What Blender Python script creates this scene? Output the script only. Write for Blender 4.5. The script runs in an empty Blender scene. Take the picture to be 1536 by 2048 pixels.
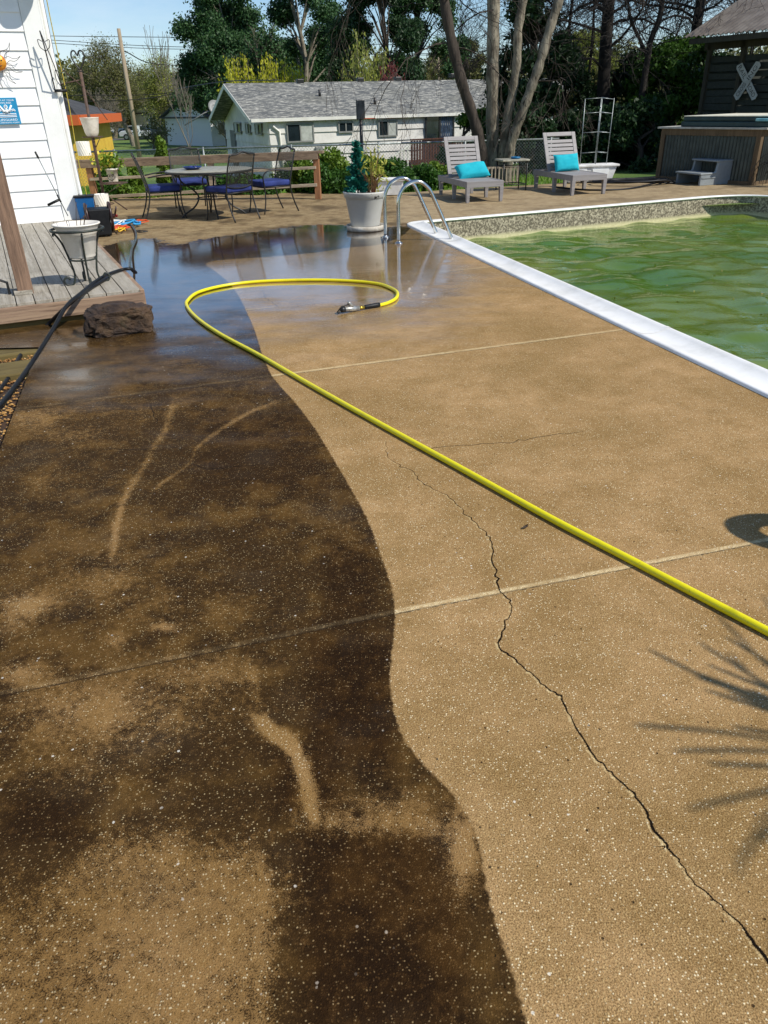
import bpy, math, random
import numpy as np
from mathutils import Vector, Matrix, noise as mnoise
R = math.radians
random.seed(5); rng = np.random.default_rng(5)
sc = bpy.context.scene
col = sc.collection
# ------------------------------------------------------------------ camera
IW, IH, F, CX, CY, CH = 1536, 2048, 1500., 768., 1024., 1.6
down = np.array([0.026, 1.0, (CY-206.)/F]); down /= np.linalg.norm(down)
Yc = np.array([0, 0, 1.]) - down*down[2]; Yc /= np.linalg.norm(Yc)
Xc = np.cross(down, Yc)
def ray(px, py):
    v = np.array([px-CX, py-CY, F]); return np.array([v@Xc, v@Yc, -(v@down)])
def G(px, py, z=0.):                      # measured photo point -> place at height z
    r = ray(px, py); s = (z-CH)/r[2]; return Vector((r[0]*s, r[1]*s, z))
def D(px, py, y):                         # measured photo point -> place at distance y
    r = ray(px, py); s = y/r[1]; return Vector((r[0]*s, y, CH+r[2]*s))
def PL(px, py, o, n):                     # measured photo point -> place on a wall plane
    r = Vector(ray(px, py)); c = Vector((0, 0, CH)); return c + r*((o-c).dot(n)/r.dot(n))
def toimg(P):                             # survey of where a ground point was measured
    q = P - np.array([0, 0, CH]); a = q[:, 0:1]*Xc + q[:, 1:2]*Yc - q[:, 2:3]*down
    d = np.maximum(a[:, 2], .05); return a[:, 0]/d*F+CX, a[:, 1]/d*F+CY
cam = bpy.data.cameras.new('camera'); co = bpy.data.objects.new('camera', cam); col.objects.link(co)
cam.sensor_fit = 'VERTICAL'; cam.sensor_height = 36.; cam.lens = F/IH*36.
cam.clip_start = .05; cam.clip_end = 3000
e = [np.array([Xc[i], Yc[i], -down[i]]) for i in range(3)]   # image axes in world
co.matrix_world = Matrix(((e[0][0], -e[1][0], -e[2][0], 0), (e[0][1], -e[1][1], -e[2][1], 0), (e[0][2], -e[1][2], -e[2][2], CH), (0, 0, 0, 1)))
sc.camera = co
# ------------------------------------------------------------------ light
SUN_EL, SUN_AZ = 45., 26.                 # sun to the right, a little behind the camera
sdir = Vector((math.cos(R(SUN_AZ))*math.cos(R(SUN_EL)), -math.sin(R(SUN_AZ))*math.cos(R(SUN_EL)), math.sin(R(SUN_EL))))
w = bpy.data.worlds.new('World'); sc.world = w; w.use_nodes = True
nt = w.node_tree; sky = nt.nodes.new('ShaderNodeTexSky'); sky.sky_type = 'NISHITA'; sky.sun_disc = False
sky.sun_elevation = R(SUN_EL); sky.sun_rotation = math.atan2(sdir.x, sdir.y); sky.air_density = 1.0; sky.dust_density = .1; sky.ozone_density = 6
tcw = nt.nodes.new('ShaderNodeTexCoord'); mpw = nt.nodes.new('ShaderNodeMapping'); mpw.inputs['Scale'].default_value = (1, 1, 3.2); nw = nt.nodes.new('ShaderNodeTexNoise'); nw.inputs['Scale'].default_value = 2.6; nw.inputs['Detail'].default_value = 7; nw.inputs['Roughness'].default_value = .62
mrw = nt.nodes.new('ShaderNodeMapRange'); mrw.inputs[1].default_value = .5; mrw.inputs[2].default_value = .78; mrw.inputs[4].default_value = .4; mxw = nt.nodes.new('ShaderNodeMix'); mxw.data_type = 'RGBA'; mxw.inputs[7].default_value = (7.5, 7.8, 8.2, 1)   # thin high cloud
nt.links.new(tcw.outputs['Generated'], mpw.inputs[0]); nt.links.new(mpw.outputs[0], nw.inputs['Vector']); nt.links.new(nw.outputs[0], mrw.inputs[0]); nt.links.new(mrw.outputs[0], mxw.inputs[0]); nt.links.new(sky.outputs[0], mxw.inputs[6])
nt.links.new(mxw.outputs[2], nt.nodes['Background'].inputs[0]); nt.nodes['Background'].inputs[1].default_value = .105
sl = bpy.data.lights.new('sun', 'SUN'); sl.energy = 4.0; sl.angle = R(.5); sl.color = (1, .95, .86)
so = bpy.data.objects.new('sun', sl); col.objects.link(so); so.rotation_euler = sdir.to_track_quat('Z', 'Y').to_euler()
sc.view_settings.view_transform = 'Standard'; sc.view_settings.look = 'None'; sc.view_settings.exposure = 0.3; sc.view_settings.gamma = 1
sc.cycles.max_bounces = 6; sc.cycles.transparent_max_bounces = 8; sc.cycles.caustics_reflective = False; sc.cycles.caustics_refractive = False
# ------------------------------------------------------------------ helpers
def tag(o, label=None, cat=None, group=None, kind=None):
    if label: o['label'] = label
    if cat: o['category'] = cat
    if group: o['group'] = group
    if kind: o['kind'] = kind
    return o
def thing(name, label, cat, loc=(0, 0, 0), rz=0, group=None):
    o = bpy.data.objects.new(name, None); col.objects.link(o); o.location = loc; o.rotation_euler = (0, 0, rz); o.empty_display_size = .1
    return tag(o, label, cat, group)
def dup(o, loc=None, rz=None, label=None, parent=None, scale=None):
    c = o.copy(); col.objects.link(c); c.parent = parent
    for ch in list(o.children): dup(ch, parent=c)
    if loc is not None: c.location = loc
    if rz is not None: c.rotation_euler = (0, 0, rz)
    if scale is not None: c.scale = scale
    if label: c['label'] = label
    return c
def link_mesh(name, V, Fc, m, parent=None, smooth=False, world=False, loc=None):
    me = bpy.data.meshes.new(name)
    V = np.asarray(V, dtype=float).reshape(-1, 3)
    if world and parent is not None:
        p = parent
        while p.parent: p = p.parent
        V = V - np.array(p.location)
    if loc is not None: V = V - np.array(loc)
    me.from_pydata(V.tolist(), [], Fc); me.update()
    if smooth: me.shade_smooth()
    if m: me.materials.append(m)
    o = bpy.data.objects.new(name, me); col.objects.link(o)
    if parent is not None: o.parent = parent
    if loc is not None: o.location = loc
    return o
class MB:
    def __init__(s): s.v = []; s.f = []
    def add(s, vs, fs):
        n = len(s.v); s.v += [tuple(p) for p in vs]; s.f += [tuple(i+n for i in f) for f in fs]; return s
    def par(s, o, a, b, c):               # box from a corner and three edge vectors
        o, a, b, c = map(Vector, (o, a, b, c))
        vs = [o, o+a, o+a+b, o+b, o+c, o+a+c, o+a+b+c, o+b+c]
        fs = [(0, 3, 2, 1), (4, 5, 6, 7), (0, 1, 5, 4), (1, 2, 6, 5), (2, 3, 7, 6), (3, 0, 4, 7)]
        if a.cross(b).dot(c) < 0: fs = [f[::-1] for f in fs]
        return s.add(vs, fs)
    def box(s, c, d, rz=0, taper=1.):
        cs, sn = math.cos(rz), math.sin(rz); vs = []
        for z in (-.5, .5):
            k = taper if z < 0 else 1.
            for x, y in ((-.5, -.5), (.5, -.5), (.5, .5), (-.5, .5)):
                X, Y = x*d[0]*k, y*d[1]*k; vs.append((c[0]+X*cs-Y*sn, c[1]+X*sn+Y*cs, c[2]+z*d[2]))
        return s.add(vs, [(0, 3, 2, 1), (4, 5, 6, 7), (0, 1, 5, 4), (1, 2, 6, 5), (2, 3, 7, 6), (3, 0, 4, 7)])
    def bar(s, p, q, w_, h_, up=(0, 0, 1)):
        p, q = Vector(p), Vector(q); d = (q-p).normalized(); up = Vector(up)
        x = d.cross(up)
        if x.length < 1e-4: x = d.cross(Vector((1, 0, 0)))
        x.normalize(); y = x.cross(d).normalized()
        return s.par(p-x*w_/2-y*h_/2, x*w_, y*h_, q-p)
    def tube(s, pts, r, n=8, cap=True, closed=False):
        pts = [Vector(p) for p in pts]; m = len(pts); rr = r if isinstance(r, (list, tuple)) else [r]*m
        nrm = None; vs = []
        for i, p in enumerate(pts):
            if closed: t = (pts[(i+1) % m]-pts[i-1])
            else: t = pts[min(i+1, m-1)]-pts[max(i-1, 0)]
            if t.length < 1e-9: t = Vector((0, 0, 1))
            t.normalize()
            if nrm is None: nrm = t.orthogonal().normalized()
            nrm = (nrm - t*nrm.dot(t))
            if nrm.length < 1e-6: nrm = t.orthogonal()
            nrm.normalize(); b = t.cross(nrm)
            for k in range(n):
                a = 2*math.pi*k/n; vs.append(p+(nrm*math.cos(a)+b*math.sin(a))*rr[i])
        fs = []
        for i in range(m if closed else m-1):
            j = (i+1) % m
            for k in range(n):
                k2 = (k+1) % n; fs.append((i*n+k, i*n+k2, j*n+k2, j*n+k))
        if cap and not closed: fs += [tuple(range(n))[::-1], tuple((m-1)*n+k for k in range(n))]
        return s.add(vs, fs)
    def lathe(s, prof, c=(0, 0, 0), n=24, cap=True):
        vs = []; m = len(prof)
        for r, z in prof:
            for k in range(n):
                a = 2*math.pi*k/n; vs.append((c[0]+r*math.cos(a), c[1]+r*math.sin(a), c[2]+z))
        fs = [(i*n+k, i*n+(k+1) % n, (i+1)*n+(k+1) % n, (i+1)*n+k) for i in range(m-1) for k in range(n)]
        if cap: fs += [tuple(range(n))[::-1], tuple((m-1)*n+k for k in range(n))]
        return s.add(vs, fs)
    def prism(s, poly, o, ax, ay, ex):    # 2-d outline in a frame, extruded
        o, ax, ay, ex = map(Vector, (o, ax, ay, ex)); n = len(poly)
        vs = [o+ax*x+ay*y for x, y in poly]; vs += [v+ex for v in vs]
        fs = [tuple(range(n))[::-1], tuple(range(n, 2*n))]+[(i, (i+1) % n, (i+1) % n+n, i+n) for i in range(n)]
        a = sum(poly[i][0]*poly[(i+1) % n][1]-poly[(i+1) % n][0]*poly[i][1] for i in range(n))
        if a*ax.cross(ay).dot(ex) < 0: fs = [f[::-1] for f in fs]
        return s.add(vs, fs)
    def build(s, name, m, parent=None, smooth=False, world=False, loc=None, bevel=0):
        o = link_mesh(name, s.v, s.f, m, parent, smooth, world, loc)
        if bevel:
            b = o.modifiers.new('bevel', 'BEVEL'); b.width = bevel; b.segments = 2; b.limit_method = 'ANGLE'
        return o
def smooth_path(P, per=8, closed=False):
    P = [Vector(p) for p in P]; n = len(P); out = []
    for i in range(n if closed else n-1):
        p0 = P[i-1] if (i or closed) else P[0]*2-P[1]; p1 = P[i]; p2 = P[(i+1) % n]; p3 = P[(i+2) % n] if (closed or i+2 < n) else P[-1]*2-P[-2]
        for k in range(per):
            t = k/per; out.append(.5*((2*p1)+(p2-p0)*t+(2*p0-5*p1+4*p2-p3)*t*t+(3*p1-p0-3*p2+p3)*t**3))
    if not closed: out.append(P[-1])
    return out
def lin(h):
    h = h.lstrip('#'); return tuple((lambda c: c/12.92 if c <= .04045 else ((c+.055)/1.055)**2.4)(int(h[i:i+2], 16)/255) for i in (0, 2, 4))+(1,)
class NT:                                  # tiny node-graph writer
    def __init__(s, name):
        s.m = bpy.data.materials.new(name); s.m.use_nodes = True; s.t = s.m.node_tree; s.b = s.t.nodes['Principled BSDF']; s.out = s.t.nodes['Material Output']
    def n(s, typ, inp=None, **kw):
        x = s.t.nodes.new('ShaderNode'+typ)
        for k, v in kw.items(): setattr(x, k, v)
        for k, v in (inp or {}).items(): s.set(x.inputs[k], v)
        return x
    def set(s, sock, v):
        if isinstance(v, bpy.types.NodeSocket): s.t.links.new(v, sock)
        elif isinstance(v, bpy.types.Node): s.t.links.new(v.outputs[0], sock)
        else: sock.default_value = v
    def math(s, op, a, b=None, c=None, clamp=False):
        x = s.t.nodes.new('ShaderNodeMath'); x.operation = op; x.use_clamp = clamp
        for i, v in enumerate((a, b, c)):
            if v is not None: s.set(x.inputs[i], v)
        return x.outputs[0]
    def mix(s, f, a, b, typ='MIX'):
        x = s.t.nodes.new('ShaderNodeMix'); x.data_type = 'RGBA'; x.blend_type = typ; x.clamp_factor = True
        s.set(x.inputs[0], f); s.set(x.inputs[6], a); s.set(x.inputs[7], b); return x.outputs[2]
    def ramp(s, f, lo, hi, a=0., b=1.):
        x = s.t.nodes.new('ShaderNodeMapRange'); x.clamp = True; x.interpolation_type = 'SMOOTHSTEP'
        for i, v in enumerate((f, lo, hi, a, b)): s.set(x.inputs[i], v)
        return x.outputs[0]
    def noise(s, vec, scale, detail=4, rough=.55, dist=0):
        x = s.n('TexNoise', {'Scale': scale, 'Detail': detail, 'Roughness': rough, 'Distortion': dist}); 
        if vec is not None: s.set(x.inputs['Vector'], vec)
        return x
    def bump(s, h, strength, dist, normal=None):
        x = s.n('Bump', {'Strength': strength, 'Distance': dist, 'Height': h})
        if normal is not None: s.set(x.inputs['Normal'], normal)
        return x.outputs[0]
    def pr(s, **kw):
        for k, v in kw.items(): s.set(s.b.inputs[k.replace('_', ' ')], v)
        return s.m
def mat(name, c1, c2=None, scale=6, rough=.6, metal=0, bump=0, bscale=60, spec=.5, stretch=None, rot=0, detail=5, lo=.35, hi=.65, coat=0, fleck=None, fsc=90):
    g = NT(name); tc = g.n('TexCoord').outputs['Object']; v = tc
    if stretch: 
        r = g.n('VectorRotate', {'Vector': tc, 'Angle': rot}, rotation_type='Z_AXIS'); v = g.n('Mapping', {'Vector': r.outputs[0], 'Scale': stretch}).outputs[0]
    no = g.noise(v, scale, detail, .6)
    c = g.mix(g.ramp(no.outputs[0], lo, hi), lin(c1), lin(c2 or c1)) if c2 else lin(c1)
    if c2:
        g2 = g.noise(tc, scale*.17+.3, 3, .5); c = g.mix(g.ramp(g2.outputs[0], .3, .75, 0, .35), c, (c if False else lin(c2)))
    if fleck:
        f = g.noise(v, fsc, 2, .5); c = g.mix(g.ramp(f.outputs[0], .62, .7), c, lin(fleck))
    kw = dict(Base_Color=c, Roughness=g.ramp(no.outputs[0], .2, .8, max(rough-.08, .02), min(rough+.08, 1)), Metallic=metal)
    if bump: kw['Normal'] = g.bump(g.noise(v, bscale, 4, .6).outputs[0], 1, bump)
    m = g.pr(**kw); g.b.inputs['Specular IOR Level'].default_value = spec; g.b.inputs['Coat Weight'].default_value = coat
    return m
def wood(name, c1, c2, dark, rot=0, axis='x', rough=.75, gs=14, bump=.002):
    g = NT(name); tc = g.n('TexCoord').outputs['Object']
    r = g.n('VectorRotate', {'Vector': tc, 'Angle': rot}, rotation_type='Z_AXIS')
    scl = {'x': (.06, 1, 1), 'y': (1, .06, 1), 'z': (1, 1, .06)}[axis]
    v = g.n('Mapping', {'Vector': r.outputs[0], 'Scale': scl}).outputs[0]
    ni = g.noise(v, gs, 5, .65, 1.2); n2 = g.noise(v, gs*5, 4, .7); n3 = g.noise(tc, 1.7, 3, .6); isl = g.n('NewGeometry').outputs['Random Per Island']
    c = g.mix(g.ramp(ni.outputs[0], .35, .65), lin(c1), lin(c2)); c = g.mix(g.ramp(n2.outputs[0], .5, .72, 0, .8), c, lin(dark)); c = g.mix(g.ramp(n3.outputs[0], .5, .8, 0, .5), c, lin(dark))
    c = g.mix(g.math('MULTIPLY', isl, .35), c, lin(c1))
    h = g.math('ADD', ni.outputs[0], g.math('MULTIPLY', n2.outputs[0], .7))
    return g.pr(Base_Color=c, Roughness=rough, Normal=g.bump(h, 1, bump))
def leafmat(name, c1, c2, trans=.35, rough=.55):
    g = NT(name); isl = g.n('NewGeometry').outputs['Random Per Island']; tc = g.n('TexCoord').outputs['Object']
    no = g.noise(tc, .9, 2, .5).outputs[0]
    c = g.mix(g.math('MULTIPLY_ADD', no, .6, g.math('MULTIPLY', isl, .5)), lin(c1), lin(c2))
    g.pr(Base_Color=c, Roughness=rough); g.b.inputs['Specular IOR Level'].default_value = .3
    tr = g.n('BsdfTranslucent', {'Color': c}); mx = g.n('MixShader', {0: trans}); g.set(mx.inputs[1], g.b.outputs[0]); g.set(mx.inputs[2], tr.outputs[0]); g.set(g.out.inputs[0], mx.outputs[0])
    return g.m
def leaves(name, P, size, m, parent=None, aspect=1.6, up=0., seed=0, loc=None, kind=None, dirs=None, tri=False):
    P = np.asarray(P, float); N = len(P); r = np.random.default_rng(seed+17)
    a = r.normal(size=(N, 3)) if dirs is None else np.asarray(dirs)+r.normal(size=(N, 3))*.25
    a[:, 2] += up; a /= np.linalg.norm(a, axis=1, keepdims=True)
    b = np.cross(a, r.normal(size=(N, 3))); b /= np.linalg.norm(b, axis=1, keepdims=True)
    s = (size*(.6+.8*r.random(N)))[:, None]; A = a*s*aspect/2; B = b*s/2
    if parent is not None:
        p = parent
        while p.parent: p = p.parent
        P = P-np.array(p.location)
    if loc is not None: P = P-np.array(loc)
    if tri: V = np.stack([P-A-B*.6, P-A*.2+B, P+A], 1).reshape(-1, 3); k = 3
    else: V = np.stack([P-A, P+B, P+A, P-B], 1).reshape(-1, 3); k = 4
    me = bpy.data.meshes.new(name); me.vertices.add(N*k); me.vertices.foreach_set('co', V.ravel())
    me.loops.add(N*k); me.loops.foreach_set('vertex_index', np.arange(N*k, dtype=np.int32))
    me.polygons.add(N); me.polygons.foreach_set('loop_start', np.arange(0, N*k, k, dtype=np.int32)); me.polygons.foreach_set('loop_total', np.full(N, k, dtype=np.int32))
    me.update(calc_edges=True); me.materials.append(m)
    o = bpy.data.objects.new(name, me); col.objects.link(o)
    if parent is not None: o.parent = parent
    if loc is not None: o.location = loc
    if kind: o['kind'] = kind
    return o
M = {}
M['white'] = mat('white_paint', '#f2f2ee', '#dcdbd4', 3, .55, bump=.0012, bscale=25, lo=.45, hi=.9)
M['whitemetal'] = mat('white_aluminium', '#eef0f4', '#d9dce2', 2, .38, bump=.0003, bscale=12)
M['black'] = mat('black_iron', '#17181a', '#262522', 30, .45, bump=.0004, bscale=120)
M['iron'] = mat('dark_green_iron', '#1e2422', '#33392f', 20, .5, bump=.0003)
M['rust'] = mat('rusty_iron', '#3c2c24', '#5b463a', 25, .7, bump=.0006)
M['steel'] = mat('polished_steel', '#d9d9d6', '#bdbdb8', 6, .14, metal=1)
M['galv'] = mat('galvanised_wire', '#9aa0a0', '#7d8482', 12, .45, metal=.7)
M['asphalt'] = mat('asphalt', '#57585a', '#4b4b4c', 8, .9)
# ------------------------------------------------------------------ GROUND
def terrain_z(x, y):
    t = min(max((y-18.3)/20, 0), 1); t = t*t*(3-2*t); z = -.16-1.34*t
    k = min(max((x-3)/6, 0), 1)*min(max(1-(y-30)/30, 0), 1); z = z*(1-.75*k)
    if y > 130: z += (y-130)*.012
    return z
xs = np.concatenate([np.linspace(-400, -32, 18), np.linspace(-30, 30, 61), np.linspace(32, 400, 18)]); ys = np.concatenate([np.linspace(-20, 60, 81), np.linspace(65, 200, 28), np.linspace(230, 900, 14)])
V = []; Fc = []
for j, y in enumerate(ys):
    for i, x in enumerate(xs):
        V.append((x, y, terrain_z(x, y)))
nx = len(xs)
POOLN = (4.6, 9.0)
for j in range(len(ys)-1):
    for i in range(nx-1):
        cxm, cym = (xs[i]+xs[i+1])/2, (ys[j]+ys[j+1])/2
        if -5.5 < cxm < 11 and -8 < cym < 13.6: continue        # the deck and pool stand here
        Fc.append((j*nx+i, j*nx+i+1, (j+1)*nx+i+1, (j+1)*nx+i))
g = NT('grass_ground'); tc = g.n('TexCoord').outputs['Object']
n1 = g.noise(tc, .25, 4); n2 = g.noise(tc, 9, 5, .7)
c = g.mix(g.ramp(n1.outputs[0], .35, .65), lin('#4a6a26'), lin('#76883e')); c = g.mix(g.ramp(n2.outputs[0], .4, .7, 0, .6), c, lin('#3c5218'))
g.pr(Base_Color=c, Roughness=.9, Normal=g.bump(n2.outputs[0], 1, .05))
tag(link_mesh('ground', V, Fc, g.m, smooth=True), 'green spring lawn sloping down behind the pool terrace', kind='structure')
M['dirt'] = mat('damp_soil', '#2a1c12', '#4a3421', 20, .9, bump=.01, bscale=60)
o = MB().par((-5.2, -3, -.14), (5.1, 0, 0), (0, 9.4, 0), (0, 0, .08)).build('soil_bed', M['dirt']); tag(o, 'dark damp soil beside the terrace edge', kind='structure')

# ------------------------------------------------------------------ POOL OUTLINE (outer coping edge), measured
A0 = Vector((.41, 11.99)); B0 = Vector((2.32, 4.24)); far1 = Vector((5.75, 14.29))
dn = (B0-A0).normalized(); df = (far1-A0).normalized()
def arc(c0, d_in, d_out, rad, n=10):     # rounded corner between two directions
    P = []; 
    for k in range(n+1):
        t = k/n; P.append((c0-d_in*rad)*(1-t)**2+c0*2*t*(1-t)+(c0+d_out*rad)*t*t)
    return P
outline = [A0+dn*16.0]+[A0+dn*s for s in (12, 8, 4, 1.2)]
outline += arc(A0, -dn, df, .28)
cB = A0+df*6.9
outline += [A0+df*s for s in (1.5, 3, 4.5, 5.2)]
dr = Vector((.24, -.97)).normalized()
outline += arc(cB+df*.25, df, dr, 1.55, 14)
outline += [cB+dr*s for s in (3, 6, 10, 14, 19)]
def offset(P, d):                         # inward offset of the outline (pool lies to the right when walking it)
    out = []
    for i in range(len(P)):
        a = P[max(i-1, 0)]; b = P[min(i+1, len(P)-1)]; t = (b-a).normalized(); n = Vector((t.y, -t.x)); out.append(P[i]+n*d)
    return out
prof = [(-.012, -.02), (-.012, .014), (.004, .022), (.03, .017), (.075, .012), (.125, .014), (.17, .022), (.205, .036), (.225, .046), (.247, .046), (.262, .038), (.265, .028), (.255, .016), (.24, .012), (.2, .01)]
def sweep(P, prof):
    rows = []
    for i, p in enumerate(P):
        a = P[max(i-1, 0)]; b = P[min(i+1, len(P)-1)]; t = (b-a).normalized(); n = Vector((t.y, -t.x))
        rows.append([(p.x+n.x*d, p.y+n.y*d, z) for d, z in prof])
    m = len(prof); V = [q for r_ in rows for q in r_]
    return V, [(i*m+k, i*m+k+1, (i+1)*m+k+1, (i+1)*m+k) for i in range(len(P)-1) for k in range(m-1)]
pool = thing('swimming_pool', 'in ground swimming pool of green water inside white metal coping', 'swimming pool', (4.6, 9, 0)); pool['kind'] = 'structure'
g = NT('coping_metal'); tc = g.n('TexCoord').outputs['Object']; n1 = g.noise(tc, 3, 5, .7)
g.pr(Base_Color=g.mix(g.ramp(n1.outputs[0], .4, .75, 0, .6), lin('#f6f4ee'), lin('#cfcdc4')), Roughness=.33, Normal=g.bump(g.noise(tc, 40, 3).outputs[0], .6, .0006)); g.b.inputs['Specular IOR Level'].default_value = .6
M['coping'] = g.m
V, Fc = sweep(outline, prof); link_mesh('coping', V, Fc, M['coping'], pool, True, True)
mb = MB()
for s0 in (6.55, 10.9, 1.9):                              # joint clips across the coping
    p = A0+dn*s0; n = Vector((-dn.y, dn.x)); n = n if n.x > 0 else -n
    pts = [Vector((p.x+n.x*d, p.y+n.y*d, z+.003)) for d, z in prof[1:12]]
    t3 = Vector((dn.x, dn.y, 0))
    vs = [q+t3*s for q in pts for s in (-.018, .018)]; mb.add(vs, [(2*i, 2*i+1, 2*i+3, 2*i+2) for i in range(len(pts)-1)])
mb.build('coping_clip', M['coping'], pool, False, True)
g = NT('pebble_liner'); tc = g.n('TexCoord').outputs['Object']
vo = g.n('TexVoronoi', {'Vector': tc, 'Scale': 26}); sp = g.n('SeparateXYZ', {0: tc})
c = g.mix(vo.outputs['Color'], lin('#857a66'), lin('#cfc3a8')); v2 = g.noise(tc, 34, 3); c = g.mix(g.ramp(v2.outputs[0], .42, .58), c, lin('#665d4c'))
c = g.mix(g.ramp(sp.outputs[2], -.28, -.21, 1, 0), c, g.mix(g.ramp(v2.outputs[0], .4, .6, .75, 1), lin('#a08f60'), lin('#ddd3a6')))
g.pr(Base_Color=c, Roughness=.5, Normal=g.bump(v2.outputs[0], .4, .002)); M['liner'] = g.m
V, Fc = sweep(offset(outline, .24), [(0, .012), (0, -.1), (0, -.18), (.0, -1.3)]); link_mesh('pool_wall', V, Fc, M['liner'], pool, True, True)
# water: displaced sheet inside the basin
inner = offset(outline, .242)
g = NT('green_water'); tc = g.n('TexCoord').outputs['Object']; n1 = g.noise(tc, .55, 3); n2 = g.noise(tc, 60, 2)
c = g.mix(g.ramp(n1.outputs[0], .35, .7), lin('#496a17'), lin('#6b7a2a')); 
g.pr(Base_Color=c, Roughness=.03, Normal=g.bump(g.noise(tc, 9, 3).outputs[0], .5, .01), IOR=1.5); g.b.inputs['Specular IOR Level'].default_value = .9
WZ = -.29
ring = [Vector((p.x, p.y)) for p in inner]
def inside(px, py, poly):
    x, y = px, py; n = len(poly); r_ = np.zeros(x.shape, bool); j = n-1
    for i in range(n):
        xi, yi, xj, yj = poly[i][0], poly[i][1], poly[j][0], poly[j][1]
        r_ ^= ((yi > y) != (yj > y)) & (x < (xj-xi)*(y-yi)/((yj-yi) or 1e-9)+xi); j = i
    return r_
gx = np.arange(.2, 12.5, .05); gy = np.arange(-4, 15.2, .05); X, Y = np.meshgrid(gx, gy)
poly = [tuple(p) for p in offset(outline, .19)]
def wave(X, Y):
    z = np.zeros_like(X); r = np.random.default_rng(11)
    for k in range(30):
        L = .27+.95*r.random()**1.4; a = r.normal(1.3, .75); ph = r.random()*6.28; amp = .0055*L
        z += amp*np.sin((X*math.cos(a)+Y*math.sin(a)+.25*np.sin(X*.9+ph)+.2*np.sin(Y*1.1+ph*2))*2*math.pi/L+ph)
    return z
Z = WZ+wave(X, Y)*.95; Z = np.clip(Z, WZ-.05, WZ+.05)
ins = inside(X, Y, poly); idx = -np.ones(X.shape, int); need = np.zeros_like(ins)
cell = ins[:-1, :-1] | ins[1:, :-1] | ins[:-1, 1:] | ins[1:, 1:]
cell &= inside((X[:-1, :-1]+.025), (Y[:-1, :-1]+.025), poly)
need[:-1, :-1] |= cell; need[1:, :-1] |= cell; need[:-1, 1:] |= cell; need[1:, 1:] |= cell
idx[need] = np.arange(need.sum()); V = np.stack([X[need], Y[need], Z[need]], 1)
jj, ii = np.nonzero(cell); Fc = np.stack([idx[jj, ii], idx[jj, ii+1], idx[jj+1, ii+1], idx[jj+1, ii]], 1).tolist()
o = link_mesh('pool_water', V, Fc, g.m, smooth=True); tag(o, 'green rippled water filling the pool', kind='structure')
link_mesh('return_fitting', *(lambda b: (b.v, b.f))(MB().tube([D(1521, 428, 14.3)+Vector((math.cos(a)*.045, 0, math.sin(a)*.06)) for a in np.linspace(0, 6.28, 14)[:-1]], .014, 6, closed=True)), M['white'], pool, True, True)

# ------------------------------------------------------------------ DECK (exposed aggregate concrete)
def W2(P): return np.array([[*G(x, y)[:2]] for x, y in P])
def cr(P, per=6): return np.array([tuple(v)[:2] for v in smooth_path([(p[0], p[1], 0) for p in P], per)])
def seg_dist(X, Y, P):
    best = np.full(X.shape, 1e9); side = np.zeros(X.shape); par = np.zeros(X.shape); n = len(P)-1
    for i in range(n):
        ax, ay = P[i]; bx, by = P[i+1]; dx, dy = bx-ax, by-ay; L2 = dx*dx+dy*dy+1e-12
        t = np.clip(((X-ax)*dx+(Y-ay)*dy)/L2, 0, 1); ex, ey = X-ax-t*dx, Y-ay-t*dy; d = np.hypot(ex, ey)
        s = np.sign(dx*(Y-ay)-dy*(X-ax)); up = d < best-1e-9
        best = np.where(up, d, best); side = np.where(up, s, side); par = np.where(up, (i+t)/n, par)
    return best, side, par
clean_px = [(1052, 2048), (1022, 1940), (987, 1830), (968, 1750), (957, 1690), (940, 1640), (905, 1590), (862, 1545), (822, 1500), (797, 1455), (783, 1400), (780, 1340), (787, 1275), (790, 1228), (783, 1175), (763, 1115), (735, 1040), (700, 975), (665, 915), (628, 855), (590, 805), (560, 772), (540, 745), (522, 702), (509, 660), (494, 626), (476, 590), (455, 563), (428, 541), (412, 530), (422, 523), (455, 519), (560, 512), (640, 504), (700, 495), (760, 489), (806, 470), (830, 452)]
cw = cr(np.vstack([[[.75, -2.5], [.42, -.5], [.33, .3]], W2([(1078, 2160)]), W2(clean_px), [[1.2, 12.8]]]), 6)
clean_poly = np.vstack([cw, [[14, 13], [14, -3]]])
dry_px = [(90, 520), (180, 505), (240, 484), (300, 478), (350, 490), (402, 480), (454, 472), (506, 464), (584, 455), (636, 450), (694, 451), (760, 455), (850, 450)]
dryw = cr(W2(dry_px), 5)
c_main = cr(W2([(770, 880), (775, 912), (800, 930), (828, 945), (850, 970), (900, 995), (940, 1035), (975, 1070), (985, 1100), (990, 1150), (1003, 1185), (1025, 1212), (1010, 1250), (998, 1290), (1030, 1320), (1060, 1345), (1090, 1372), (1125, 1400), (1150, 1450), (1190, 1510), (1240, 1560), (1285, 1610), (1310, 1660), (1350, 1710), (1385, 1760), (1440, 1810), (1490, 1860), (1536, 1920), (1600, 2000)]), 3)
def jag(P, k, amp, seed):
    r = np.random.default_rng(seed); Q = [P[0]]
    for i in range(len(P)-1):
        for j in range(1, k+1):
            q = P[i]+(P[i+1]-P[i])*j/k; L = np.linalg.norm(P[i+1]-P[i]); Q.append(q+(r.normal(size=2)*amp*L if j < k else r.normal(size=2)*amp*L*.5))
    return np.array(Q)
c_main = jag(c_main, 2, .16, 1)
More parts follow.
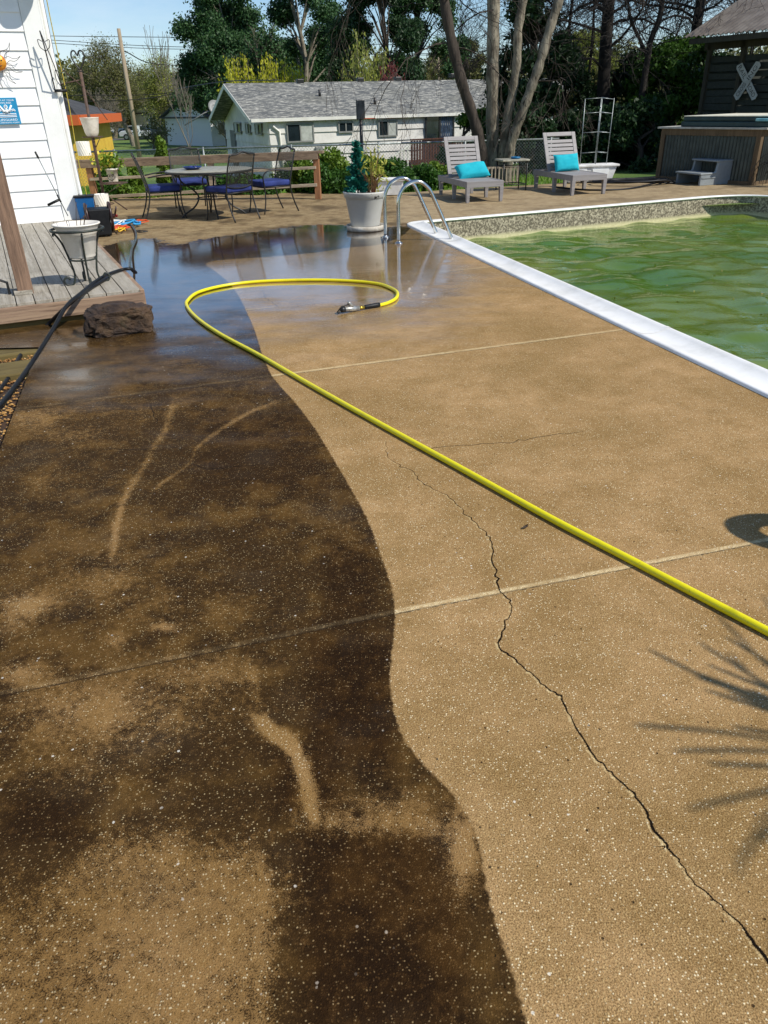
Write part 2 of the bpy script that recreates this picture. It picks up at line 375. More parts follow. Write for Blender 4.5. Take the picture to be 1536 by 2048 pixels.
others = [W2([(805, 907), (870, 895), (930, 890), (1030, 883), (1100, 870), (1180, 862)]), W2([(155, 908), (190, 903), (220, 898), (262, 899), (300, 900), (316, 905)]), W2([(318, 850), (306, 825), (300, 805)]), W2([(380, 925), (412, 937), (470, 933), (520, 930)]), W2([(560, 616), (545, 606), (530, 590), (520, 575)]), W2([(545, 618), (650, 606), (740, 598), (850, 586), (960, 570)])]
others = [jag(cr(p, 4), 2, .15, 7+i) for i, p in enumerate(others)]
light_lines = [([(510, 1430), (545, 1465), (580, 1490), (600, 1530), (613, 1580), (625, 1625), (645, 1648)], 17, 1.35), ([(600, 1640), (700, 1652), (760, 1650), (830, 1650), (890, 1665)], 25, .85), ([(350, 795), (330, 860), (310, 890), (290, 930), (255, 985), (235, 1040), (228, 1090), (222, 1125)], 9, .55), ([(575, 795), (500, 825), (440, 860), (395, 895), (380, 925), (340, 955), (300, 985)], 5, .5), ([(500, 1330), (515, 1400), (512, 1440)], 12, .4)]
blobs = [(925, 1690, 38, 85, .95), (780, 1615, 140, 40, .5), (55, 1210, 62, 24, .8), (20, 1240, 40, 30, .5), (330, 1255, 30, 11, .7), (235, 1280, 22, 18, .45), (60, 835, 80, 22, .55), (150, 870, 90, 22, .4), (40, 1345, 60, 26, .5), (120, 1950, 160, 160, .2), (330, 1680, 75, 42, .6), (560, 1760, 60, 90, .35), (200, 1430, 280, 80, .5), (430, 1350, 100, 50, .35), (150, 1560, 160, 50, .25), (20, 1760, 50, 70, .35), (260, 830, 120, 26, .32), (100, 960, 110, 30, .22), (400, 1200, 160, 60, .22), (200, 1150, 100, 60, .25), (690, 1080, 60, 60, .12)]
darks = [(760, 1850, 150, 260, .9), (60, 2030, 60, 40, .6), (90, 1640, 70, 60, .5), (560, 1560, 60, 60, .4)]
left_line = lambda y: np.where(y < 5.75, -2.62-(y-5.67)*.286, -5.3)
def right_line(y): return np.where(y < A0.y, A0.x+(B0.x-A0.x)/(B0.y-A0.y)*(y-A0.y)+.06, A0.x-.06)
ysr = np.concatenate([np.arange(-3, .55, .08), np.arange(.55, 2.2, .008), np.arange(2.2, 5, .013), np.arange(5, 5.75, .03), [5.7499, 5.7501], np.arange(5.78, 12, .03), np.arange(12, 17.01, .06)])
NC = 420; u = np.linspace(0, 1, NC)
X = np.zeros((len(ysr), NC)); Y = np.repeat(ysr[:, None], NC, 1)
for j, y in enumerate(ysr):
    L, Rr = float(left_line(np.array(y))), float(right_line(np.array(y)))
    hv = .62*max(y, .5)+.55; a, b = max(L, -hv), min(Rr, hv)
    if a > b-.3: a, b = L, Rr
    kn_u = [0, .04, .96, 1]; kn_x = [L-1e-4, a, b, Rr+1e-4]; X[j] = np.interp(u, kn_u, kn_x)
Z = np.zeros_like(X)
P3 = np.stack([X.ravel(), Y.ravel(), Z.ravel()], 1); Xf, Yf = P3[:, 0], P3[:, 1]
ix, iy = toimg(P3)
d, s, _ = seg_dist(Xf, Yf, cw); sdc = np.where(inside(Xf, Yf, clean_poly), d, -d)
d, s, _ = seg_dist(Xf, Yf, dryw); sdd = d*s                                     # + on the far side of the wet line
d, s, p = seg_dist(Xf, Yf, c_main); ck = np.clip(d*s, -.06, .06); ckm = ((d < .03) & (p > .003) & (p < .997)).astype(float)*(.35+.65*np.clip(p*2.2, 0, 1))
ck2 = np.full(Xf.shape, .06); ck2m = np.zeros(Xf.shape); bestd = np.full(Xf.shape, 9.)
for P in others:
    d, s, p = seg_dist(Xf, Yf, P); up = d < bestd; bestd = np.where(up, d, bestd); ck2 = np.where(up, np.clip(d*s, -.06, .06), ck2); ck2m = np.where(up, (d < .03)*np.clip(np.minimum(p, 1-p)*6, 0, 1), ck2m)
sm = lambda a, b, x: (lambda t: t*t*(3-2*t))(np.clip((x-a)/(b-a), 0, 1))
tan = np.zeros(Xf.shape)
for P, wd, am in light_lines:
    Pw = cr(P, 5); d, _, p = seg_dist(ix, iy, Pw); v = am*np.exp(-(d/wd)**2)*np.clip(np.minimum(p, 1-p)*8+.4, 0, 1); tan = np.maximum(tan, v)
for bx, by, rx, ry, am in blobs: tan = 1-(1-tan)*(1-am*np.exp(-(((ix-bx)/rx)**2+((iy-by)/ry)**2)))
for bx, by, rx, ry, am in darks: 
    q = np.clip(1.6-np.maximum(np.abs((ix-bx)/rx), np.abs((iy-by)/ry))*1.35, 0, 1)
    tan *= 1-am*q
drk = np.zeros(Xf.shape)
for bx, by, rx, ry, am in [(770, 1860, 185, 235, 1.), (700, 1400, 110, 180, .75), (620, 1560, 90, 90, .7), (90, 1640, 110, 60, .6), (520, 900, 180, 120, .5), (700, 1160, 70, 120, .6)]: drk = np.maximum(drk, am*np.clip(1.7-np.maximum(np.abs((ix-bx)/rx), np.abs((iy-by)/ry))*1.35, 0, 1)*(1.0))
bxx = sm(70, -20, np.maximum(ix-525, 0)+np.maximum(1690+np.abs(ix-335)*.33+22*np.sin(ix*.021)-iy, 0)*.6)*(1-.6*np.exp(-(((ix-25)/60)**2+((iy-1770)/70)**2))); tan = np.maximum(tan, .72*bxx)
onfar = 1-sm(12.2, 12.6, Yf)
wet = .62*sm(3.3, 6.6, Yf)+.38*sm(5.8, 8.4, Yf)
wet = wet*(1-.75*sm(-.1, 1.2, Xf-(.3))); wet = np.where(sdc > 0, wet-.22*(1-sm(5.5, 8.5, Yf)), wet)
wet = np.maximum(wet, .62*np.exp(-(((ix-740)/150)**2+((iy-530)/50)**2)))
wet = np.maximum(wet, .58*np.exp(-(((ix-160)/130)**2+((iy-750)/70)**2)))
wet = np.maximum(wet, .2*sm(-.1, .2, -sdc)*sm(2.5, 5.5, Yf))
me = bpy.data.meshes.new('pool_deck'); NR = len(ysr)
me.vertices.add(NR*NC); me.vertices.foreach_set('co', P3.ravel())
a = np.arange(NR*NC).reshape(NR, NC); q = np.stack([a[:-1, :-1], a[:-1, 1:], a[1:, 1:], a[1:, :-1]], -1).reshape(-1, 4).astype(np.int32)
me.loops.add(q.size); me.loops.foreach_set('vertex_index', q.ravel()); me.polygons.add(len(q)); me.polygons.foreach_set('loop_start', np.arange(0, q.size, 4, dtype=np.int32)); me.polygons.foreach_set('loop_total', np.full(len(q), 4, dtype=np.int32)); me.update(calc_edges=True)
for nm, arr in dict(drk=drk, sdc=sdc, sdd=sdd, ck=ck, ckm=ckm, ck2=ck2, ck2m=ck2m, tan=tan, wet=wet).items():
    at = me.attributes.new(nm, 'FLOAT', 'POINT'); at.data.foreach_set('value', arr.astype(np.float32))
def lineeq(pa, pb):                        # unit normal form of a joint line on the ground
    a, b = G(*pa), G(*pb); d = Vector((b.x-a.x, b.y-a.y)).normalized(); n = Vector((-d.y, d.x)); return n.x, n.y, -(n.x*a.x+n.y*a.y)
def deck_material(name, main):
    g = NT(name); tc = g.n('TexCoord').outputs['Object']; sp = g.n('SeparateXYZ', {0: tc}); at = lambda k: g.n('Attribute', attribute_name=k).outputs['Fac']
    big = g.noise(tc, 1.3, 5, .6).outputs[0]; med = g.noise(tc, 6, 6, .65).outputs[0]; fine = g.noise(tc, 42, 5, .7).outputs[0]; grit = g.noise(tc, 260, 3, .7).outputs[0]
    wob = g.n('VectorMath', {0: tc, 1: g.n('VectorMath', {0: g.noise(tc, 70, 2).outputs['Color'], 3: .006}, operation='SCALE').outputs[0]}, operation='ADD').outputs[0]
    vo = g.n('TexVoronoi', {'Vector': wob, 'Scale': 160.}); vr = g.n('SeparateColor', {0: vo.outputs['Color']}); vd = vo.outputs['Distance']
    vo2 = g.n('TexVoronoi', {'Vector': wob, 'Scale': 62.}); vr2 = g.n('SeparateColor', {0: vo2.outputs['Color']}); vd2 = vo2.outputs['Distance']
    core = g.ramp(vd, .16, .46, 1, 0)                                      # middle of each small stone
    stone = g.math('MULTIPLY', core, g.ramp(vr.outputs[0], .4, .8)); pale = g.math('MULTIPLY', core, g.ramp(vr.outputs[1], .8, .86))
    bigp = g.math('MULTIPLY', g.ramp(vd2, .15, .3, 1, 0), g.ramp(vr2.outputs[0], .985, .992)); pit = g.math('MULTIPLY', g.ramp(vd2, .1, .28, 1, 0), g.ramp(vr2.outputs[1], .955, .965))
    c = g.mix(g.ramp(big, .3, .7), lin('#98794c'), lin('#be996a')); c = g.mix(g.ramp(med, .35, .75, 0, .6), c, lin('#87683a'))
    c = g.mix(g.ramp(fine, .45, .75, 0, .5), c, lin('#6e5129')); c = g.mix(g.ramp(grit, .47, .66, 0, .75), c, lin('#4a361b')); c = g.mix(g.ramp(grit, .5, .34, 0, .45), c, lin('#cdb079'))
    cc = g.mix(g.math('MULTIPLY', stone, .5), c, lin('#d2b680')); cc = g.mix(g.math('MULTIPLY', pale, .85), cc, lin('#f3e4bd')); cc = g.mix(g.math('MULTIPLY', bigp, .8), cc, lin('#e9e2cf')); cc = g.mix(g.math('MULTIPLY', g.math('MULTIPLY', core, g.ramp(vr.outputs[2], .9, .94)), .6), cc, lin('#4a3218')); cc = g.mix(g.math('MULTIPLY', pit, .85), cc, lin('#382412'))
    h = g.math('ADD', g.math('MULTIPLY', g.ramp(vd, 0, .6, 1, 0), .28), g.math('MULTIPLY', grit, .9)); h = g.math('ADD', h, g.math('MULTIPLY', pit, -1.2))
    hw = g.math('MULTIPLY', fine, .6); 
    if main:
        # dirty side: dark algae film over the same stone, worn through along old drips
        d1 = g.mix(g.ramp(big, .38, .62), lin('#3b2912'), lin('#2b1d0d')); d1 = g.mix(g.ramp(g.math('ADD', g.math('MULTIPLY', big, .55), g.math('MULTIPLY', med, .45)), .45, .6, 0, .9), d1, lin('#5f451f')); d1 = g.mix(g.ramp(fine, .5, .7, 0, .6), d1, lin('#654a28')); d1 = g.mix(g.ramp(grit, .45, .7, 0, .5), d1, lin('#1a1009'))
        dd = g.mix(g.math('MULTIPLY', stone, .45), d1, lin('#80633a')); dd = g.mix(g.math('MULTIPLY', pale, .62), dd, lin('#c9b283')); dd = g.mix(g.math('MULTIPLY', bigp, .7), dd, lin('#efe9da'))
        worn = g.math('ADD', g.math('MULTIPLY', at('tan'), .85), g.math('MULTIPLY', g.math('SUBTRACT', fine, .5), 1.1)); worn = g.math('ADD', worn, g.math('MULTIPLY', g.math('SUBTRACT', grit, .5), 2.1)); worn = g.math('ADD', worn, g.math('MULTIPLY', g.math('SUBTRACT', med, .5), .7)); worn = g.math('ADD', worn, g.ramp(big, .35, .65, .0, .2))
        dk = g.ramp(at('drk'), .1, .8, 0, .75); dd = g.mix(dk, dd, g.mix(1., dd, (.36, .27, .2, 1), 'MULTIPLY')); wf = g.ramp(worn, .3, .72, 0, .93); ctan = g.mix(.3, cc, lin('#80581c')); dd = g.mix(wf, dd, ctan)
        gr = g.ramp(g.noise(tc, 2.3, 4, .6).outputs[0], .5, .75, 0, .08); dd = g.mix(gr, dd, lin('#6e6a60'))
        edge = g.math('ADD', at('sdc'), g.math('ADD', g.math('MULTIPLY', g.math('SUBTRACT', fine, .5), .03), g.math('MULTIPLY', g.math('SUBTRACT', grit, .5), .012))); cm = g.ramp(edge, -.005, .006)
        c = g.mix(cm, dd, cc)
        # dry dusty far part
        dj = g.math('ADD', at('sdd'), g.math('MULTIPLY', g.math('SUBTRACT', med, .5), .9)); dryf = g.ramp(dj, -.05, .12)
        dryc = g.mix(g.ramp(med, .35, .7), lin('#93805f'), lin('#6f5a40')); dryc = g.mix(g.ramp(fine, .45, .7, 0, .5), dryc, lin('#b3a07c')); dryc = g.mix(g.ramp(g.noise(tc, 1.3, 4).outputs[0], .5, .66, 0, .75), dryc, lin('#4f4130'))
        c = g.mix(dryf, c, dryc)
        h = g.math('MULTIPLY', h, 1)
    else:
        c = g.mix(g.ramp(med, .3, .7), lin('#a4906e'), lin('#877252')); c = g.mix(g.ramp(fine, .45, .75, 0, .6), c, lin('#bba988')); c = g.mix(g.ramp(big, .48, .66, 0, .6), c, lin('#6a5a42'))
    # control joints
    lines = [((0, 1392), (788, 1228), .015), ((788, 1228), (1500, 1090), .015), ((0, 825), (1235, 662), .024), ((350, 636), (560, 614), .03), ((350, 598), (930, 540), .035)] if main else [((1010, 380), (1270, 395), .014), ((1135, 384), (1480, 399), .014), ((1290, 372), (1500, 387), .014), ((660, 430), (700, 408), .014), ((820, 386), (980, 420), .014)]
    groove = None; band = None; xw = sp.outputs[0]
    for li, (pa, pb, wd) in enumerate(lines):
        a_, b_, c_ = lineeq(pa, pb)
        dl = g.math('ADD', g.math('MULTIPLY_ADD', sp.outputs[0], a_, c_), g.math('MULTIPLY', sp.outputs[1], b_))
        dl = g.math('ADD', dl, g.math('ADD', g.math('MULTIPLY', g.math('SUBTRACT', fine, .5), .02), g.math('MULTIPLY', g.math('SUBTRACT', grit, .5), .012))); ad = g.math('ABSOLUTE', dl)
        m_ = g.ramp(ad, wd*.1, wd*.32, 1, 0); b2 = g.ramp(g.math('ABSOLUTE', g.math('SUBTRACT', dl, wd*.8)), wd*.5, wd*1.3, 1, 0)
        xa, xb = sorted((G(*pa).x, G(*pb).x)); 
        if li == 0 and main: xm = g.ramp(xw, xb-.005, xb, 1, 0)
        elif li == 1 and main: xm = g.ramp(xw, xa, xa+.005)
        elif li == 3 and main: xm = g.ramp(xw, xb-.1, xb, 1, 0)
        elif main: xm = None
        else: xm = g.math('MULTIPLY', g.ramp(xw, xa-.05, xa), g.ramp(xw, xb, xb+.05, 1, 0))
        if main and li > 1: b2 = g.math('MULTIPLY', b2, (.8, .45, .4)[li-2])
        if xm is not None: m_ = g.math('MULTIPLY', m_, xm); b2 = g.math('MULTIPLY', b2, xm)
        groove = m_ if groove is None else g.math('MAXIMUM', groove, m_); band = b2 if band is None else g.math('MAXIMUM', band, b2)
    bn = g.math('MULTIPLY', g.math('MULTIPLY', band, g.ramp(med, .3, .6, .35, .95)), g.ramp(g.math('ADD', fine, g.math('MULTIPLY', grit, .6)), .65, .95, .25, 1))
    if main:
        bn = g.math('MULTIPLY', bn, g.math('MULTIPLY_ADD', cm, .9, .1)); bn = g.math('MULTIPLY', bn, g.math('SUBTRACT', 1, dryf))
    else: bn = g.math('MULTIPLY', bn, .3)
    c = g.mix(bn, c, g.mix(g.ramp(grit, .4, .6), lin('#b8965a'), lin('#f4e3b8')))
    gd = g.math('MULTIPLY', groove, g.ramp(fine, .38, .6, .1, .85)); c = g.mix(gd, c, lin('#2a1b0e'))
    h = g.math('SUBTRACT', h, g.math('MULTIPLY', groove, 1.2))
    if main:
        jt = g.math('MULTIPLY', g.math('SUBTRACT', grit, .5), .01)
        k1 = g.ramp(g.math('ABSOLUTE', g.math('ADD', at('ck'), jt)), g.math('MULTIPLY', g.ramp(med, .35, .7, .0008, .003), at('ckm')), g.math('MULTIPLY', g.ramp(med, .35, .7, .0022, .0055), at('ckm')), 1, 0); k1 = g.math('MULTIPLY', k1, g.ramp(at('ckm'), .1, .3))
        k2 = g.ramp(g.math('ABSOLUTE', g.math('ADD', at('ck2'), jt)), .001, .004, 1, 0); k2 = g.math('MULTIPLY', k2, g.math('MULTIPLY', at('ck2m'), .75))
        rim = g.math('MULTIPLY', g.ramp(g.math('ABSOLUTE', g.math('ADD', at('ck'), .006)), .002, .007, .6, 0), g.math('MULTIPLY', at('ckm'), g.ramp(fine, .45, .6))); c = g.mix(rim, c, lin('#e0c792')); kk = g.math('MAXIMUM', k1, k2); c = g.mix(kk, c, lin('#140c06')); h = g.math('SUBTRACT', h, g.math('MULTIPLY', kk, 3))
        wv = g.math('ADD', at('wet'), g.math('MULTIPLY', g.math('SUBTRACT', g.noise(g.n('Mapping', {'Vector': tc, 'Scale': (.6, 1.6, 1)}).outputs[0], 2.2, 4, .6).outputs[0], .5), .9)); wv = g.math('MULTIPLY', wv, g.math('SUBTRACT', 1, dryf))
        wm = g.ramp(wv, .12, .85); rough = g.ramp(wv, 0, .85, .72, .045); rough = g.math('MAXIMUM', rough, g.ramp(dryf, 0, 1, 0, .8))
        bs = g.ramp(wv, .15, .75, .72, .02)
        c = g.mix(g.math('MULTIPLY', wm, .35), c, g.mix(1., c, (.55, .52, .5, 1), 'MULTIPLY'))
        nrm = g.bump(h, bs, .0042); nrm = g.bump(fine, g.math('MULTIPLY', bs, .8), .004, nrm)
        spec = g.ramp(wv, .1, .8, .07, .9)
        g.pr(Base_Color=c, Roughness=rough, Normal=nrm, Specular_IOR_Level=spec, Coat_Weight=g.ramp(wv, .45, .9, 0, .62), Coat_Roughness=g.ramp(wv, .5, .95, .2, .05), Coat_Normal=g.bump(g.noise(g.n('Mapping', {'Vector': tc, 'Scale': (1, 2.2, 1)}).outputs[0], 7, 3).outputs[0], .35, .006), Coat_IOR=1.5)
    else:
        g.pr(Base_Color=c, Roughness=.85, Normal=g.bump(h, .7, .003)); g.b.inputs['Specular IOR Level'].default_value = .3
    return g.m
M['deck'] = deck_material('aggregate_concrete', True); M['deckfar'] = deck_material('dry_concrete', False)
me.materials.append(M['deck']); o = bpy.data.objects.new('pool_deck', me); col.objects.link(o)
tag(o, 'exposed aggregate terrace, half scrubbed tan and half dark with grime', kind='structure')
# edge skirt and the far terrace
mb = MB(); mb.par((-2.62-(-3-5.67)*.286, -3, -.14), (-.286*8.75, 8.75, 0), (.12, 0, 0), (0, 0, .136)); o = mb.build('deck_edge', M['deckfar']); tag(o, kind='structure')
fa = [A0+Vector((-.0601, 0)), A0+Vector((.03, .012))]+[p for p in offset(outline, .02)[5:len(outline)-5]]+[Vector((13, -6)), Vector((16, -6)), Vector((16, 17.2)), Vector((10.5, 17.3)), Vector((8.66, 17.88)), Vector((6.4, 18.6)), Vector((3.14, 17.2)), Vector((.55, 16.4)), Vector((A0.x-.0601, 16.2))]
n = len(fa); vs = [(p.x, p.y, 0) for p in fa]+[(p.x, p.y, -.2) for p in fa]
from mathutils.geometry import tessellate_polygon
tr = tessellate_polygon([[Vector((p.x, p.y, 0)) for p in fa]]); fs = []
for t in tr:
    a_, b_, c_ = [Vector(vs[i]) for i in t]; fs.append(tuple(t) if (b_-a_).cross(c_-a_).z > 0 else tuple(t)[::-1])
fs += [(i, (i+1) % n, (i+1) % n+n, i+n) for i in range(n-1)]
o = link_mesh('far_terrace', vs, fs, M['deckfar']); tag(o, 'dry tan concrete terrace beyond the pool under the loungers', kind='structure')
# ------------------------------------------------------------------ PORCH AND WHITE HOUSE
PZ = .2; U = Vector((.905, .425, 0)); Vv = Vector((-.425, .905, 0)).normalized(); U = Vector((Vv.y, -Vv.x, 0)); UP = Vector((0, 0, 1))
C0 = G(279, 578, PZ); Wc = G(162, 438, PZ); ang = math.atan2(Vv.y, Vv.x)
M['porch'] = wood('weathered_boards', '#a9a294', '#8b8374', '#5d564a', -ang, 'x', .85, 16, .004)
M['fascia'] = wood('cut_lumber', '#a0866c', '#866b58', '#4f3b2e', -ang+math.pi/2, 'x', .8, 10, .003)
M['post'] = wood('pine_post', '#8f725c', '#6c5443', '#38291f', 0, 'z', .75, 22, .004)
M['timber'] = wood('green_timber', '#6e5f33', '#5a4c26', '#32290f', -ang+math.pi/2, 'x', .85, 10, .003)
porch = thing('wooden_porch', 'low porch of weathered grey boards along the white house', 'porch', C0)
mb = MB(); bw = .138
for k in range(24):
    w0 = k*(bw+.007); o = C0-U*(w0+bw)-UP*.034+Vv*random.uniform(-.012, .006); mb.par(o, U*bw, Vv*5.5, UP*.034)
mb.build('floorboard', M['porch'], porch, world=True, bevel=.004)['label'] = 'grey weathered floorboards'
mb = MB().par(C0-Vv*.045-UP*.15+U*.02, -U*3.6, Vv*.038, UP*.125); mb.build('fascia_board', M['fascia'], porch, world=True, bevel=.004)
mb = MB().par(C0+U*.0+Vv*(-.006)-UP*.15, U*.038, Vv*5.4, UP*.145); mb.build('side_board', M['fascia'], porch, world=True, bevel=.004)
mb = MB().par(C0-Vv*.0-UP*.2-U*.15, -U*3.4, Vv*.09, UP*.12).par(C0-Vv*.0-UP*.2-U*.05+Vv*.5, -U*3.4, Vv*.09, UP*.16); mb.build('joist', M['timber'], porch, world=True)
# landscaping timbers and gravel in front of the porch
tl = thing('landscape_timbers', 'greenish landscape timbers laid flat in the gravel before the porch', 'timbers', (-2.9, 5.5, 0))
for (ya, yb) in ((683, 711), (722, 751)):
    p = G(0, ya); q = G(0, yb); MB().par(p-U*2.2-UP*.14+U*0, U*(2.55 if ya < 700 else 2.5), -Vv*(p-q).length*.9, UP*.125).build('timber', M['timber'], tl, world=True, bevel=.01)
mb = MB(); M['gravel'] = mat('yellow_pebbles', '#b98f4e', '#8a5f2c', 9, .7, fleck='#d8c08a', fsc=60)
r = random.Random(3)
def pebble(mb, c, s, r):
    v = [(1, 0, 0), (-1, 0, 0), (0, 1, 0), (0, -1, 0), (0, 0, .6), (0, 0, -.6)]; a = r.random()*6.3; k = [r.uniform(.6, 1.2) for _ in range(6)]
    vs = [(c[0]+(x*math.cos(a)-y*math.sin(a))*s*k[i], c[1]+(x*math.sin(a)+y*math.cos(a))*s*k[i]*.8, c[2]+z*s) for i, (x, y, z) in enumerate(v)]
    mb.add(vs, [(0, 2, 4), (2, 1, 4), (1, 3, 4), (3, 0, 4), (2, 0, 5), (1, 2, 5), (3, 1, 5), (0, 3, 5)])
for _ in range(5200):
    y = r.uniform(3.2, 6.05); xe = -2.62-(y-5.67)*.286; x = xe-r.uniform(0, 1)**1.0*.95-.02
    dens = 1 if (5.2 < y < 6.1 or y < 5.05) else .6
    if r.random() > dens or (r.random() < .55 and xe-x < .17): continue
    pebble(mb, (x, y, -.055+r.uniform(0, .012)), r.uniform(.008, .017), r)
tag(mb.build('gravel', M['gravel']), 'yellow pea gravel scattered between the timbers', 'gravel', kind='stuff')
# support post
pb = G(52, 586, PZ); p_ = thing('porch_post', 'stout brown timber post standing on the porch at the left edge', 'post', pb, ang)
MB().box((0, 0, 1.6), (.128, .128, 3.2)).build('shaft', M['post'], p_, bevel=.006)
MB().box((-.005, .02, .018), (.15, .15, .035)).build('base_block', M['porch'], p_, bevel=.004)
o = MB().tube([pb-U*.13+Vv*.02, pb-U*.13+Vv*.02+UP*.1, pb-U*.2+UP*.14, pb-U*.55+UP*.15], .012, 6).build('pipe_bracket', M['black'], loc=pb); tag(o, 'black pipe bracket lying beside the timber post', 'bracket')
# house
house = thing('white_house', 'white lap sided house wall rising behind the porch', 'house', Wc)
g = NT('white_siding'); tc = g.n('TexCoord').outputs['Object']; n1 = g.noise(tc, 2.2, 6, .7); n2 = g.noise(tc, 14, 5, .75)
c = g.mix(g.ramp(n1.outputs[0], .5, .75, 0, .35), lin('#f3f3f1'), lin('#d6d6d2')); c = g.mix(g.ramp(n2.outputs[0], .66, .76, 0, .5), c, lin('#a9aaa6'))
g.pr(Base_Color=c, Roughness=.6, Normal=g.bump(n2.outputs[0], .5, .003)); M['siding'] = g.m
mb = MB(); lap = .212; wlen = 4.2; x1 = .235
for k in range(24):
    z0 = k*lap; o = Wc-U*x1+UP*z0
    mb.prism([(0, 0), (.024, 0), (.006, lap), (0, lap)], o, U*0-Vv, UP, -U*wlen)
mb.build('siding', M['siding'], house, world=True)
MB().par(Wc-U*.23-Vv*.03+UP*0, U*.23, Vv*.03, UP*5).par(Wc-Vv*.03, U*.022, Vv*.15, UP*5).build('corner_board', M['white'], house, world=True, bevel=.004)
MB().par(Wc-UP*.3-U*wlen+Vv*.002, U*(wlen-.002), Vv*5, UP*5.2).build('wall', M['white'], house, world=True)
dsp = [Wc+U*.06+Vv*.05+UP*z for z in (0.02, 1.2, 2.5, 4.2)]
MB().tube([dsp[0]+U*.1-UP*.0, dsp[0]+UP*.1]+dsp[1:], .035, 8).build('downspout', M['white'], house, True, True)
MB().par(Wc-U*wlen-Vv*.55+UP*3.6, U*(wlen+.3), Vv*.6, UP*.12).build('eave', M['white'], house, world=True)
MB().par(Wc-U*.06-Vv*.075+UP*2.92, U*.09, Vv*.05, UP*.3).build('gutter_bracket', M['galv'], house, world=True)
cord = smooth_path([Wc+U*.13-Vv*.02+UP*z+U*.012*math.sin(z*5) for z in (-.2, .3, .8, 1.5, 2.4, 3.2)], 6)
o = MB().tube(cord, .007, 6).build('yellow_rope', mat('yellow_rope', '#c9b548', '#a38d2d', 30, .8), loc=Wc); tag(o, 'thin yellow rope hanging down the corner of the white house', 'rope')
# wall ornaments
WN = -Vv; wo = Wc-Vv*.03
def WP(px, py, off=.02): return PL(px, py, wo+WN*off, WN)
sc_ = WP(-3, 125, .05); sun_o = thing('sun_ornament', 'orange metal sun face with wavy wire rays on the white wall', 'wall ornament', sc_)
M['orange'] = mat('orange_metal', '#c8641c', '#e0a030', 18, .35, metal=.4, bump=.002, bscale=30)
r0 = .095; mb = MB(); vs = []; 
ncell = 12
for i in range(ncell+1):
    th = math.pi/2*i/ncell
    for k in range(24):
        a = 2*math.pi*k/24; rr = r0*math.cos(th); vs.append(U*rr*math.cos(a)+UP*rr*math.sin(a)+WN*(.045*math.sin(th)))
mb.add(vs, [(i*24+k, i*24+(k+1) % 24, (i+1)*24+(k+1) % 24, (i+1)*24+k) for i in range(ncell) for k in range(24)]); mb.build('sun_face', M['orange'], sun_o, True)
mb = MB()
for sx in (-1, 1): mb.tube([U*.03*sx+UP*.02+WN*.045, U*.045*sx+UP*.025+WN*.04], .008, 6)
mb.tube([U*-.03-UP*.035+WN*.038, -UP*.045+WN*.042, U*.03-UP*.035+WN*.038], .005, 6).tube([UP*.02+WN*.046, -UP*.012+WN*.056], .007, 6); mb.build('sun_features', M['rust'], sun_o, True)
mb = MB()
for k in range(10):
    a = 2*math.pi*k/10+.2; d = U*math.cos(a)+UP*math.sin(a); t = U*-math.sin(a)+UP*math.cos(a)
    for s in (-1, 1):
        mb.tube(smooth_path([d*(.09+x)+t*(s*(.032*(1-x/.2))+.016*math.sin(x*38)) for x in (0, .05, .1, .15, .2)], 4), .0028, 5)
mb.build('ray', M['black'], sun_o, True)
s00, s10, s11, s01 = WP(-6, 193, .012), WP(32, 195, .012), WP(43, 248, .012), WP(3, 250, .012)
sgx = U; sw = .30; sh = (s10-s11).length; sh = (s10.z-s11.z); so_ = s11-U*sw
sign = thing('pool_rules_sign', 'small blue lifeguard sign with raised arms swimmer on white wall', 'sign', so_)
M['blue_sign'] = mat('blue_sign_paint', '#1c86b4', '#2391bd', 5, .4); M['sign_white'] = mat('sign_white', '#f4f6f6', None, rough=.5)
MB().par((0, 0, 0), U*sw, WN*.008, UP*sh).build('panel', M['blue_sign'], sign, bevel=.003)
def text(s, origin, ax, up, h, width, m, parent, nm='lettering', depth=.0015):
    cu = bpy.data.curves.new(nm, 'FONT'); cu.body = s; cu.size = 1; cu.align_x = 'CENTER'; cu.extrude = 0; ob = bpy.data.objects.new(nm, cu); col.objects.link(ob)
    dg = bpy.context.evaluated_depsgraph_get(); me = bpy.data.meshes.new_from_object(ob.evaluated_get(dg)); bpy.data.objects.remove(ob)
    co_ = np.array([v.co[:] for v in me.vertices]); wx = np.ptp(co_[:, 0]); hy = np.ptp(co_[:, 1]); ax, up = Vector(ax).normalized(), Vector(up).normalized()
    cx_ = (co_[:, 0].max()+co_[:, 0].min())/2; y0 = co_[:, 1].min(); kx = width/wx; ky = h/hy; nrm = ax.cross(up)
    for v in me.vertices: v.co = Vector(origin)+ax*(v.co.x-cx_)*kx+up*(v.co.y-y0)*ky+nrm*depth
    me.materials.append(m); o = bpy.data.objects.new(nm, me); col.objects.link(o); o.parent = parent; return o
c0_ = U*sw/2+WN*.0082
text('SWIM AT YOUR', c0_+UP*(sh*.875), U, UP, sh*.06, sw*.8, M['sign_white'], sign); text('OWN RISK', c0_+UP*(sh*.775), U, UP, sh*.065, sw*.55, M['sign_white'], sign)
text('LIFEGUARD', c0_+UP*(sh*.13), U, UP, sh*.085, sw*.75, M['sign_white'], sign); text('IS DRINKING AGAIN', c0_+UP*(sh*.045), U, UP, sh*.05, sw*.85, M['sign_white'], sign)
mb = MB(); f = lambda x, z: c0_+U*(x*sw)+UP*(z*sh)+WN*.003
mb.tube([f(0, .66)+U*.02*math.cos(a)+UP*.022*math.sin(a) for a in np.linspace(0, 6.28, 10)[:-1]], .006, 5, closed=True)
